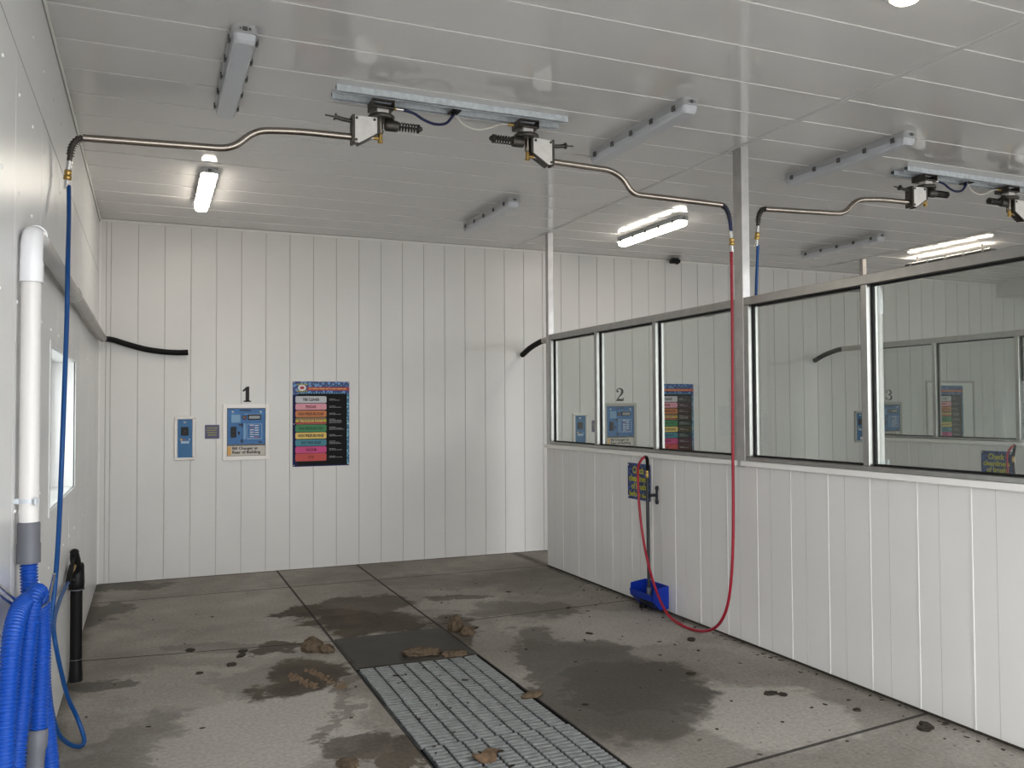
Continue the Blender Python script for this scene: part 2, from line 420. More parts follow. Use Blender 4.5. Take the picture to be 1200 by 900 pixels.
# left wall with the window opening
WY0, WY1, WZ0, WZ1 = -4.33, -2.80, 1.155, 1.968
mb = MB()
for y0, y1, z0, z1 in ((YF, WY0, -.4, 2.965), (WY1, 0.02, -.4, 2.965), (WY0, WY1, -.4, WZ0), (WY0, WY1, WZ1, 2.965), (YF, .02, 2.975, H + .1)):
    mb.box((-.30, y0, z0), (0, y1, z1))
mb.cur = 1
mb.box((-.28, YF, 2.964), (-.0015, 0.02, 2.976))
mb.cur = 0
for i in range(1, 11):                                    # shallow ribs of the wall boards
    y = YF + .12 + i * .80
    if WY0 - .03 < y < WY1 + .03: mb.box((0, y, -.02), (.0005, y + .012, WZ0)); mb.box((0, y, WZ1), (.0005, y + .012, 2.965))
    else: mb.box((0, y, -.02), (.0005, y + .012, 2.965))
mb.cur = 2
for z in (3.195, 2.82, 2.45, 2.05, 1.28, .88, .5):
    for i in range(-4, 14):
        y = -5.11 + .39 * i
        if WY0 - .05 < y < WY1 + .05 and WZ0 - .05 < z < WZ1 + .05: continue
        mb.lathe([(.0085, 0), (.007, .003), (.003, .0045)], (0, y, z), (1, 0, 0), 8)
struct(mb.build('wall_left', [M_left, M_seam, M_screw]))
w = sempty('window_1', (-.15, (WY0 + WY1) / 2, WZ0))
mb = MB(); x0, x1 = -.20, -.135
for a, b in (((x0, WY0, WZ0), (x1, WY1, WZ0 + .05)), ((x0, WY0, WZ1 - .05), (x1, WY1, WZ1)), ((x0, WY0, WZ0 + .05), (x1, WY0 + .05, WZ1 - .05)), ((x0, WY1 - .05, WZ0 + .05), (x1, WY1, WZ1 - .05)), ((x0, -3.60, WZ0 + .05), (x1, -3.54, WZ1 - .05))):
    mb.rbox(a, b, .006)
mb.build('window_frame', M_wfr, w)
mb = MB()
for y0, y1 in ((WY0 + .05, -3.60), (-3.54, WY1 - .05)):
    for a, b in (((-.176, y0, WZ0 + .05), (-.150, y0 + .008, WZ1 - .05)), ((-.176, y1 - .008, WZ0 + .05), (-.150, y1, WZ1 - .05)), ((-.176, y0, WZ0 + .05), (-.150, y1, WZ0 + .058)), ((-.176, y0, WZ1 - .058), (-.150, y1, WZ1 - .05))): mb.box(a, b)
mb.build('gasket', M_rub, w)
mb = MB(); mb.box((-.17, WY0 + .05, WZ0 + .05), (-.164, -3.60, WZ1 - .05)); mb.box((-.17, -3.54, WZ0 + .05), (-.164, WY1 - .05, WZ1 - .05)); mb.build('window_pane', M_glass, w)
mb = MB(); t = .03
for a, b in (((-.006, WY0 - t, WZ0 - t), (.005, WY1 + t, WZ0)), ((-.006, WY0 - t, WZ1), (.005, WY1 + t, WZ1 + t)), ((-.006, WY0 - t, WZ0), (.005, WY0, WZ1)), ((-.006, WY1, WZ0), (.005, WY1 + t, WZ1))):
    mb.box(a, b)
mb.build('window_trim', M_left, w)

# far side wall and the front of the building (open bay doors)
mb = MB(); mb.box((XR, YF, -.4), (XR + .3, .02, H + .1)); struct(mb.build('wall_right', M_wall))
mb = MB(); mb.box((-.3, YF - .25, 3.15), (XR + .3, YF, H + .1))
for x0, x1 in ((-.3, .0), (W - .05, W + .15), (8.6, 8.8), (XR, XR + .3)): mb.box((x0, YF - .25, -.2), (x1, YF, 3.15))
struct(mb.build('wall_front', M_wall))

# dividers: low board wall, sill, window bands, posts
def divider(X, wn, side, tn):
    TH = .09; ye = -.915
    mb = MB(); mb.box((X, YF, -.4), (X + TH, ye, 1.235))
    y = -1.29; i = 0
    while y > YF:
        for xs in ((X - .0035, X), (X + TH, X + TH + .0035)): mb.box((xs[0], y - .005, .012), (xs[1], y + .005, 1.235))
        y -= .335
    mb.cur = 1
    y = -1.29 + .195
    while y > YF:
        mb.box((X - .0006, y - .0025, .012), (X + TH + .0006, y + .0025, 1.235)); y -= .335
    mb.cur = 2; mb.box((X - .005, YF, 0), (X + TH + .005, ye, .012))
    struct(mb.build('wall_' + side, [M_wall2, M_groove, M_mudd]))
    # sill
    for n, (y0, y1) in enumerate(((-4.10, ye + .006), (YF, -4.165))):
        mb = MB(); mb.rbox((X - .03, y0, 1.235), (X + TH + .03, y1, 1.272), .004); struct(mb.build('trim_%d' % (tn + n), M_trim))
    # posts
    for n, (y0, y1) in enumerate(((-.975, ye), (-4.185, -4.09))):
        mb = MB(); mb.rbox((X - .004, y0, 1.272 if n == 0 else 1.225), (X + .062, y1, H), .003); struct(mb.build('trim_%d' % (tn + 2 + n), M_post))
    z0, z1 = 1.272, 2.42; D = .085
    for n, (ya, yb, mull) in enumerate(((-4.09, -.975, (-1.995, -3.01)), (YF, -4.185, (-5.29, -6.35)))):
        w = sempty('window_%d' % (wn + n), (X, (ya + yb) / 2, z0)); bw = .05
        mb = MB()
        mb.rbox((X, ya, z0), (X + D, yb, z0 + .029), .003); mb.rbox((X, ya, z1 - .058), (X + D, yb, z1), .003)
        for y0, y1 in ((ya, ya + .05), (yb - .05, yb)): mb.rbox((X, y0, z0 + .029), (X + D, y1, z1 - .058), .003)
        mb.build('window_frame', M_alum, w)
        edges = [yb - .05]
        for m_ in mull:
            mb = MB(); mb.rbox((X, m_ - .024, z0 + .029), (X + D, m_ + .024, z1 - .058), .003); mb.build('mullion', M_alum, w)
            edges += [m_ + .024, m_ - .024]
        edges.append(ya + .05)
        for y1, y0 in zip(edges[::2], edges[1::2]):
            mb = MB(); mb.box((X + .041, y0, z0 + .029), (X + .047, y1, z1 - .058)); p = mb.build('window_pane', M_glass, w)
            mb = MB(); g = .012; xa, xb = X + .034, X + .054
            for a, b in (((xa, y0, z0 + .029), (xb, y1, z0 + .029 + g)), ((xa, y0, z1 - .058 - g), (xb, y1, z1 - .058)), ((xa, y0, z0 + .029), (xb, y0 + g, z1 - .058)), ((xa, y1 - g, z0 + .029), (xb, y1, z1 - .058))): mb.box(a, b)
            mb.build('gasket', M_rub, w)
divider(W, 2, 'middle', 7)
divider(8.65, 4, 'far', 11)

# ------------------------------------------------------------------ ceiling lights
def make_light(x, yc, lit, label):
    L_, Wd = 1.2, .118; y0, y1 = yc - L_ / 2, yc + L_ / 2
    t = thing('strip_light', (x, yc, H), label, 'light', 'vapour-tight strip lights on the ceiling')
    def stad(w, l, r):
        return [(x + a, yc + b) for a, b in rrect(-w / 2, w / 2, -l / 2, l / 2, r, 5)]
    mb = MB(); mb.prism(stad(Wd, L_, .028), 'z', H - .038, H + .002); mb.prism(stad(Wd + .012, L_ + .012, .03), 'z', H - .044, H - .036); mb.build('housing', M_hous, t)
    mb = MB(); lo = stad(Wd - .034, L_ - .04, .026); hi = stad(Wd - .008, L_ - .008, .027); mid = stad(Wd - .016, L_ - .018, .027); n = len(lo)
    vs = [(p[0], p[1], H - .043) for p in hi] + [(p[0], p[1], H - .075) for p in mid] + [(p[0], p[1], H - .088) for p in lo]
    mb.add(vs, [(i, (i + 1) % n, (i + 1) % n + n, i + n) for i in range(n)] + [(n + i, n + (i + 1) % n, (i + 1) % n + 2 * n, i + 2 * n) for i in range(n)] + [list(range(2 * n, 3 * n))])
    mb.build('diffuser', M_diffl if lit else M_diffu, t)
    for sx in (-1, 1):
        for i in range(5):
            yy = yc - .5 + i * .25; mb = MB(); xx = x + sx * (Wd / 2 + .007)
            mb.rbox((xx - .006, yy - .016, H - .060), (xx + .006, yy + .016, H - .026), .003); mb.build('clip', M_clip, t)
    mb = MB()
    for dx in (-.022, .022): mb.lathe([(.009, 0), (.009, .004), (.005, .006)], (x + dx, y0 + .006, H - .022), (0, -1, 0), 10)
    mb.rbox((x - .012, y0 - .005, H - .032), (x + .012, y0 + .008, H - .012), .003)
    mb.build('end_cap', M_clip, t)
    return t
make_light(.865, -4.27, False, 'unlit grey strip light on the ceiling, nearest the left wall in the front row')
make_light(.865, -1.63, True, 'glowing strip light above the card reader, leftmost lit lamp near the back wall')
make_light(3.43, -4.25, False, 'unlit grey strip light between the double hose boom and the tall metal post')
make_light(3.39, -1.64, False, 'small unlit strip light in front of the back metal post, behind the hose booms')
make_light(5.20, -1.56, True, 'glowing strip light just left of the tall metal post, above the window band')
make_light(5.17, -4.28, False, 'unlit grey strip light right of the tall metal post, before the right rail')
make_light(7.66, -1.64, False, 'unlit dark strip light under the right-hand hose boom, beyond the far rail')
t = thing('strip_light', (9.2, -1.76, H), 'dark strip light at far right throwing a bright glow on the ceiling above', 'light', 'vapour-tight strip lights on the ceiling')
y0, y1 = -2.36, -1.16
mb = MB(); mb.rbox((9.14, y0, 3.385), (9.26, y1, 3.425), .012); mb.build('housing', M_clip, t)
mb = MB(); mb.rbox((9.165, y0 + .03, 3.420), (9.235, y1 - .03, 3.4285), .002); mb.build('diffuser', mat('lamp_diffuser_up', (.95, .93, .9), .3, emit=16., ecol=(1., .90, .74)), t)
for i in range(5):
    for sx in (9.138, 9.262): MB().rbox((sx - .005, y0 + .1 + i * .25 - .016, 3.392), (sx + .005, y0 + .1 + i * .25 + .016, 3.43), .003).build('clip', M_hous, t)
for yy in (y0 + .15, y1 - .15): MB().cyl((9.2, yy, 3.43), (9.2, yy, H), .012, 10).build('hanger', M_clip, t)
t = thing('round_downlight', (3.56, -6.31, H), 'round white lit lamp on the ceiling, cut by the top edge of the photo', 'light')
mb = MB(); mb.lathe([(.085, 0), (.085, .018), (.07, .026)], (3.56, -6.31, H - .002), (0, 0, -1), 24); mb.build('housing', M_trim, t)
mb = MB(); mb.lathe([(.066, .026), (.05, .04), (.02, .046)], (3.56, -6.31, H - .002), (0, 0, -1), 24); mb.build('diffuser', M_diffl, t)

# ------------------------------------------------------------------ ceiling rails, feed hoses and booms
def make_rail(x0, x1, label):
    t = thing('ceiling_rail', ((x0 + x1) / 2, -4.2, H), label, 'rail', 'galvanised double rails on the ceiling')
    for y in (-4.27, -4.14):
        mb = MB(); a = .0205; th = .003; z0, z1 = H - .043, H - .002
        mb.box((x0, y - a, z0), (x1, y - a + th, z1)); mb.box((x0, y + a - th, z0), (x1, y + a, z1)); mb.box((x0, y - a, z1 - th), (x1, y + a, z1))
        mb.box((x0, y - a, z0), (x1, y - .010, z0 + th)); mb.box((x0, y + .010, z0), (x1, y + a, z0 + th))
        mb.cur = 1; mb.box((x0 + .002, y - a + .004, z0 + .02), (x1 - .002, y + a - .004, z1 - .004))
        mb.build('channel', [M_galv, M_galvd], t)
    xm = (x0 + x1) / 2; mb = MB(); mb.box((xm - .03, -4.25, H - .05), (xm + .03, -4.16, H - .043)); mb.cyl((xm, -4.2, H - .062), (xm, -4.2, H - .048), .02)
    mb.build('cable_gland', M_blackp, t)
    return t
rail = make_rail(1.42, 2.885, 'galvanised double ceiling rail carrying both hose booms of the left bay')
rail2 = dup(rail, (P2 + .03, .03, 0), 'galvanised double ceiling rail at the right edge, carrying the booms of the middle bay')

mb = MB(); mb.tube(catmull([(1.83, -4.2, 3.428), (1.90, -4.2, 3.415), (1.96, -4.2, 3.385), (2.03, -4.2, 3.367), (2.10, -4.2, 3.38), (2.145, -4.2, 3.43), (2.152, -4.2, 3.446)], 8), .0085)
fh = thing('feed_hose', (1.95, -4.2, 3.44), 'short navy hose sagging under the rail of the left bay', 'hose')
mb.build('hose_line', M_navy, fh)
mb = MB(); mb.cyl((1.765, -4.2, 3.428), (1.79, -4.2, 3.428), .011, 8); mb.build('brass_nut', M_brass, fh)
mb = MB(); mb.cyl((1.79, -4.2, 3.428), (1.835, -4.2, 3.427), .009, 12); mb.build('crimp_sleeve', M_chrome, fh)
fw = thing('feed_tube', (2.3, -4.2, 3.44), 'thin white tube sagging under the rail of the left bay', 'hose')
mb = MB(); mb.tube(catmull([(2.155, -4.2, 3.45), (2.175, -4.2, 3.425), (2.22, -4.2, 3.385), (2.30, -4.2, 3.367), (2.38, -4.2, 3.385), (2.45, -4.2, 3.415), (2.51, -4.2, 3.425)], 8), .0048, 8); mb.build('hose_line', M_whose, fw)
mb = MB(); mb.cyl((2.51, -4.2, 3.425), (2.545, -4.2, 3.425), .010, 8); mb.build('brass_nut', M_brass, fw)
dup(fh, (P2, 0, 0), 'short navy hose sagging under the right-hand rail of the middle bay')
dup(fw, (P2, 0, 0), 'thin white tube sagging under the right-hand rail of the middle bay')

def make_boom(s, pv, pipe, label, hose_tip):
    """s=-1: arm points left; pv: x of the swivel"""
    y = -4.2
    X = lambda d: pv + s * d                       # d grows along the arm
    t = thing('hose_boom', (pv, y, H), label, 'boom', 'swinging stainless hose booms')
    # bracket: open channel hanging between the two rails
    mb = MB(); x0, x1 = pv - .066, pv + .066; th = .005; ya, yb = y - .055, y + .075
    mb.box((x0, ya, 3.408), (x1, yb, 3.414))
    mb.box((x0, ya, 3.408), (x0 + th, yb, 3.456)); mb.box((x1 - th, ya, 3.408), (x1, yb, 3.456))
    mb.box((x0, y + .02, 3.41), (x1, y + .026, 3.456)); mb.box((x0, ya, 3.448), (x1, ya + .02, 3.456))
    mb.build('bracket', M_dsteel, t)
    mb = MB(); mb.rbox((pv - .036, y - .036, 3.374), (pv + .036, y + .036, 3.409), .004); mb.build('swivel_block', M_stainb, t)
    mb = MB(); mb.lathe([(.074, 0), (.078, .005), (.078, .019), (.072, .024)], (X(.002), y, 3.35), (0, 0, 1), 28); mb.build('swivel_plate', M_dsteel, t)
    # knuckle post and spring
    mb = MB(); xp = X(.008); mb.cyl((xp, y, 3.265), (xp, y, 3.352), .016); mb.cyl((xp, y, 3.272), (xp, y, 3.285), .019); mb.build('knuckle', M_stain, t)
    mb = MB(); xa, xb = X(-.020), X(-.098); mb.lathe([(.028, 0), (.033, .006), (.033, .070), (.029, .078)], (xa, y, 3.322), (-s, 0, 0), 20)
    mb.cyl((X(-.03), y + .02, 3.352), (X(-.03), y + .02, 3.39), .022)
    mb.build('spring_housing', M_dsteel, t)
    mb = MB(); n = 7 * 12
    mb.tube([Vector((X(-.098 - .125 * i / n), y + .023 * math.cos(i * math.tau / 12), 3.324 + .023 * math.sin(i * math.tau / 12))) for i in range(n + 1)], .0042, 6)
    mb.cyl((X(-.098), y, 3.324), (X(-.250), y, 3.324), .007, 8)
    mb.cyl((X(-.222), y, 3.324), (X(-.229), y, 3.324), .027, 16); mb.cyl((X(-.229), y, 3.324), (X(-.245), y, 3.324), .015, 6)
    mb.build('spring', M_spring, t)
    # side plates of the arm head
    poly = [(X(.028), 3.352), (X(.172), 3.345), (X(.172), 3.195), (X(.140), 3.190), (X(.028), 3.262)]
    for yy in (y - .034, y + .029):
        mb = MB(); mb.prism(poly, 'y', yy, yy + .005); mb.build('side_plate', M_stainb, t)
    mb = MB(); xs = sorted((X(.165), X(.180))); mb.box((xs[0], y - .036, 3.188), (xs[1], y + .036, 3.352))
    xs = sorted((X(.020), X(.034))); mb.box((xs[0], y - .036, 3.258), (xs[1], y + .036, 3.356))
    a, b = (X(.140), 3.190), (X(.028), 3.260); mb.prism([(a[0], a[1]), (b[0], b[1]), (b[0], b[1] - .007), (a[0], a[1] - .007)], 'y', y - .034, y + .034)
    mb.build('head_frame', M_dsteel, t)
    for d, z in ((.158, 3.207), (.155, 3.334), (.05, 3.335)): MB().lathe([(.008, 0), (.008, .004), (.004, .006)], (X(d), y - .034, z), (0, -1, 0), 8).build('bolt', M_dsteel, t)
    # stop rod
    mb = MB(); p = bend([(X(.178), y, 3.322), (X(.23), y, 3.326), (X(.276), y, 3.336)], .03); mb.tube(p, .012, 10)
    mb.cyl((X(.270), y, 3.334), (X(.278), y, 3.336), .021, 12); mb.cyl((X(.276), y, 3.335), (X(.330), y, 3.339), .005, 8); mb.build('stop_rod', M_dsteel, t)
    # brass elbow under the knuckle
    mb = MB(); mb.cyl((X(.008), y, 3.222), (X(.008), y, 3.262), .013, 10); mb.cyl((X(.008), y, 3.212), (X(.008), y, 3.226), .016, 6); mb.cyl((X(.008), y, 3.238), (X(.05), y, 3.238), .010, 8); mb.build('elbow_fitting', M_brass, t)
    mb = MB(); mb.cyl((X(.05), y, 3.238), (X(.11), y, 3.225), .008, 8); mb.build('supply_tube', M_chrome, t)
    # the bent pipe
    mb = MB(); mb.tube(bend(pipe, .09, 6), .0195, 16); mb.build('arm_pipe', M_stain, t)
    # whip end with its spring guard
    hp = catmull(hose_tip, 8); mb = MB(); mb.tube(hp, .0135, 10); wh = mb.build('whip_end', M_dsteel if s < 0 else M_navy, t)
    mb = MB(); q = resample(hp, .003); m_ = min(len(q) - 1, 44)
    pts = []
    for i in range(m_):
        T = (q[i + 1] - q[i]).normalized(); u = Vector((0, 1, 0)); wv = T.cross(u).normalized(); a = i * math.tau / 5
        pts.append(q[i] + (u * math.cos(a) + wv * math.sin(a)) * .019)
    mb.tube(pts, .0028, 5); mb.build('spring_guard', M_spring, wh)
    e = Vector(hose_tip[-1]); d = (e - Vector(hose_tip[-2])).normalized()
    mb = MB(); mb.cyl(e - d * .01, e + d * .045, .013, 12); mb.cyl(e + d * .035, e + d * .048, .016, 6); mb.cyl(e + d * .098, e + d * .145, .012, 12); mb.build('crimp_sleeve', M_chrome, t)
    mb = MB(); mb.lathe([(.013, 0), (.018, .004), (.018, .022), (.014, .026), (.019, .030), (.019, .050), (.013, .054)], e + d * .046, d, 12); mb.build('swivel_coupling', M_brass, t)
    return t
pL = [(1.555, -4.2, 3.229), (1.223, -4.2, 3.225), (.985, -4.2, 3.203), (.865, -4.2, 3.083), (.128, -4.2, 3.058)]
tL = [(.128, -4.2, 3.058), (.10, -4.2, 3.045), (.078, -4.2, 3.01), (.070, -4.2, 2.97), (.066, -4.2, 2.93)]
bL = make_boom(-1, 1.702, pL, 'left-pointing stainless hose boom of the left bay, ending at the left wall', tL)
pR = [(2.77, -4.2, 3.224), (3.237, -4.2, 3.212), (3.335, -4.2, 3.168), (3.405, -4.2, 3.068), (4.120, -4.2, 3.059)]
tR = [(4.120, -4.2, 3.059), (4.152, -4.2, 3.042), (4.178, -4.2, 3.0), (4.192, -4.2, 2.94), (4.197, -4.2, 2.88)]
bR = make_boom(1, 2.634, pR, 'right-pointing stainless hose boom of the left bay, ending beside the tall metal post', tR)
dup(bL, (P2, 0, .004), 'left-pointing hose boom of the middle bay, its tip just right of the tall metal post')
dup(bR, (P2, 0, .0), 'hose boom head at the right edge, cut off by the edge of the photo')

# ------------------------------------------------------------------ pressure hoses
hb = thing('pressure_hose', (.06, -4.2, 0), 'blue pressure hose hanging along the left wall and looping on the floor', 'hose')
mb = MB(); mb.tube(catmull([(.064, -4.2, 2.80), (.076, -4.33, 2.62), (.093, -4.58, 2.38), (.095, -4.63, 2.1), (.093, -4.67, 1.85), (.090, -4.75, 1.45), (.078, -4.73, 1.1), (.062, -4.72, .834), (.046, -4.80, .615), (.049, -4.75, .388), (.0695, -4.65, .197),
    (.100, -4.5, .078), (.145, -4.4, .016), (.165, -4.33, .022), (.129, -4.30, .129), (.091, -4.40, .277), (.0544, -4.55, .553), (.034, -4.40, .635), (.028, -4.1, .66), (.024, -3.75, .662), (.024, -3.50, .652)], 10), .0105, 10)
mb.build('hose_line', M_bhose, hb)
hr = thing('pressure_hose', (4.2, -4.2, 0), 'red pressure hose hanging from the ceiling boom, looping over the floor to the foam brush', 'hose')
mb = MB(); mb.tube(catmull([(4.198, -4.2, 2.735), (4.198, -4.2, 2.2), (4.190, -4.2, 1.4), (4.175, -4.21, .75), (4.150, -4.20, .38), (4.145, -4.13, .19), (4.15, -4.00, .075), (4.15, -3.82, .020), (4.15, -3.60, .014), (4.15, -3.40, .065),
    (4.15, -3.22, .26), (4.15, -3.09, .53), (4.15, -3.02, .82), (4.15, -3.0, 1.06), (4.15, -3.005, 1.16), (4.165, -3.035, 1.225), (4.19, -3.045, 1.246)], 10), .0105, 10)
mb.build('hose_line', M_rhose, hr)
mb = MB(); mb.tube(catmull([(4.188, -3.045, 1.246), (4.205, -3.045, 1.240), (4.222, -3.03, 1.215), (4.234, -3.012, 1.17), (4.236, -3.005, 1.13)], 6), .014, 10); mb.build('bend_sleeve', M_black, hr)
mb = MB(); mb.lathe([(.011, 0), (.014, .004), (.014, .025), (.011, .03), (.014, .034), (.014, .062), (.010, .066)], (4.236, -3.003, 1.135), (0, 0, -1), 12); mb.build('brass_nut', M_brass, hr)
h2 = thing('pressure_hose', (4.42, -4.15, 0), 'blue pressure hose just right of the tall metal post, hanging down behind the window frame', 'hose')
mb = MB(); mb.tube(catmull([(4.429, -4.2, 2.80), (4.424, -4.19, 2.6), (4.4205, -4.18, 2.42), (4.4125, -4.15, 2.2), (4.4125, -4.13, 1.4), (4.415, -4.13, .6), (4.43, -4.08, .2), (4.50, -3.95, .02), (4.52, -3.75, .02), (4.45, -3.6, .25), (4.42, -3.4, .60)], 10), .0105, 10); mb.build('hose_line', M_bhose, h2)
dup(hr, (8.65 - W, 0, 0), 'dark red hose end arching over the small sign seen through the right window pane')

# spray gun in its wall tube
gt = thing('gun_holder', (.052, -3.3, 0), 'tall black tube standing against the left wall, holding the spray gun', 'holder')
TXc, TYc = .047, -3.2
mb = MB(); mb.lathe([(.034, .07), (.034, .56)], (TXc, TYc, 0), (0, 0, 1), 20); mb.build('tube', M_black, gt)
mb = MB(); mb.lathe([(.034, .555), (.043, .565), (.045, .60), (.042, .70), (.036, .715)], (TXc, TYc, 0), (0, 0, 1), 20); mb.build('collar', M_blackp, gt)
mb = MB(); mb.lathe([(.036, .13), (.0365, .134)], (TXc, TYc, 0), (0, 0, 1), 20); mb.lathe([(.046, .553), (.046, .560)], (TXc, TYc, 0), (0, 0, 1), 20); mb.build('ring', M_cuff, gt)
mb = MB(); mb.lathe([(.038, .0), (.038, .05), (.036, .075), (.035, .12)], (TXc, TYc, 0), (0, 0, 1), 20); mb.build('foot', M_blackp, gt)
gg = thing('spray_gun', (.05, -3.3, .68), 'black trigger spray gun stuck in the wall tube, blue hose attached', 'spray gun')
mb = MB(); mb.tube(catmull([(.047, -3.2, .60), (.046, -3.23, .70), (.042, -3.27, .76), (.040, -3.285, .80)], 6), .026, 12, rf=lambda i: .024 + .006 * math.sin(i * .2)); mb.lathe([(.027, 0), (.02, .012), (.008, .018)], (.040, -3.285, .797), (-.03, -.2, .97), 12); mb.build('gun_body', M_blackp, gg)
mb = MB(); mb.tube(bend([(.042, -3.29, .77), (.036, -3.38, .735), (.032, -3.42, .66), (.045, -3.28, .62)], .03), .008, 8); mb.build('trigger_guard', M_blackp, gg)
mb = MB(); mb.cyl((.040, -3.30, .715), (.032, -3.39, .695), .014, 10); mb.build('brass_swivel', M_brass, gg)
mb = MB(); mb.tube(catmull([(.032, -3.38, .715), (.028, -3.42, .70), (.026, -3.46, .675), (.024, -3.51, .645)], 6), .0155, 10); mb.build('grip_sleeve', M_black, gg)

# ------------------------------------------------------------------ vacuum pipework
def make_pipe(x, tail, yv, label, z=2.325):
    t = thing('vacuum_pipe', (x, yv, 0), label, 'pipe', 'vacuum pipes along the bay walls'); r = .034
    mb = MB(); mb.tube(bend([(x, yv, z - .20), (x, yv, z - .02), (x, yv + .20, z)], .15, 12), r + .004, 20); mb.cyl((x, yv, z - .20), (x, yv, z - .12), r + .006, 20); mb.cyl((x, yv + .13, z), (x, yv + .2, z), r + .005, 20); mb.build('elbow', M_pvcw, t)
    mb = MB(); mb.cyl((x, yv, 1.20), (x, yv, z - .19), r, 20); mb.build('riser', M_pvc, t)
    mb = MB(); ye = -.25 if tail == 'long' else -.52
    mb.cyl((x, yv + .18, z), (x, ye, z), r, 20); mb.cyl((x, -3.62, z), (x, -3.52, z), r + .006, 20); mb.cyl((x, -2.25, z), (x, -2.20, z), r + .002, 20); mb.build('run', M_pvcg, t)
    mb = MB(); mb.cyl((x, -3.53, z), (x, -3.51, z), r + .007, 20); mb.build('coupling_rim', M_pvc, t)
    mb = MB(); mb.cyl((x, yv, 1.31), (x, yv, 1.325), r + .003, 20); mb.rbox((x + .02, yv - .052, 1.303), (x + .03, yv - .034, 1.332), .003); mb.rbox((0 + x - .05, yv - .02, 1.308), (x - .03, yv + .02, 1.328), .003); mb.build('pipe_clamp', M_galv, t)
    mb = MB(); mb.lathe([(r + .006, 0), (r + .006, .07), (r + .004, .073), (r + .004, .145), (r + .001, .150)], (x, yv, 1.09), (0, 0, 1), 20); mb.build('cuff', M_cuff, t)
    mb = MB()
    if tail == 'long': mb.tube(catmull([(x, -.27, z), (x + .02, -.13, z + .005), (.13, -.07, z), (.26, -.055, 2.285), (.42, -.05, 2.243), (.58, -.05, 2.222), (.72, -.05, 2.217), (.80, -.05, 2.222)], 8), .027, 14)
    else: mb.tube(catmull([(x, -.54, z), (x - .005, -.42, z - .01), (x - .03, -.22, z - .06), (x - .05, -.09, z - .115), (x - .055, -.05, z - .13)], 8), .031, 14)
    mb.build('hose_tail', M_black, t)
    return t
vp = make_pipe(.046, 'long', -5.5, 'white and grey vacuum pipe along the left wall, ending in a long black tail')
make_pipe(W + .155, 'short', -5.235, 'vacuum pipe behind the middle divider, short black tail left of the back metal post', 2.395)
make_pipe(8.65 + .10, 'short', -5.25, 'vacuum pipe of the far bay, seen through glass with a short black tail', 2.40)

# corrugated vacuum hose over its hook
vh = thing('vacuum_hose', (.07, -5.75, 0), 'thick blue corrugated vacuum hose hung in loops at the left wall', 'hose')
path = catmull([(.046, -5.50, 1.13), (.050, -5.50, 1.0), (.054, -5.50, .88), (.060, -5.49, .6), (.065, -5.50, .3), (.07, -5.62, .10), (.072, -5.85, .05), (.066, -6.06, .12), (.060, -6.15, .4), (.061, -6.15, .634), (.061, -6.10, .785), (.064, -6.03, .94),
    (.070, -5.93, 1.005), (.080, -5.80, 1.01), (.094, -5.70, .985), (.103, -5.66, .91), (.107, -5.65, .80), (.110, -5.65, .655), (.135, -5.65, .42), (.150, -5.68, .18), (.145, -5.78, .06), (.125, -5.94, .05), (.10, -6.06, .14), (.078, -6.10, .38), (.079, -6.05, .576), (.085, -5.96, .743), (.092, -5.90, .91),
    (.098, -5.84, 1.01), (.106, -5.775, 1.03), (.113, -5.735, .96), (.116, -5.76, .80), (.114, -5.785, .65), (.112, -5.80, .56)], 10)
pts = resample(path, .0029)
mb = MB(); prof = (.0285, .0308, .0285, .0220); mb.tube(pts, .03, 14, rf=lambda i: prof[i % 4]); mb.build('hose_line', M_vhose, vh)
mb = MB(); mb.lathe([(.030, 0), (.033, .004), (.033, .055), (.028, .07), (.026, .14)], (.112, -5.80, .575), (-.03, -.16, -.98), 18); mb.build('end_cuff', M_cuff, vh)
hk = tag(MB().tube(bend([(.0, -6.0, 1.125), (.05, -5.93, 1.05), (.085, -5.81, .984), (.128, -5.82, .988), (.152, -5.90, 1.03), (.170, -5.95, 1.118)], .03), .0058, 8).tube(bend([(.0, -5.96, 1.085), (.045, -5.90, 1.02), (.085, -5.81, .972)], .03), .0058, 8).build('hose_hook', M_chrome),
         'bent chrome wire hook on the left wall carrying the blue corrugated hose', 'hook')

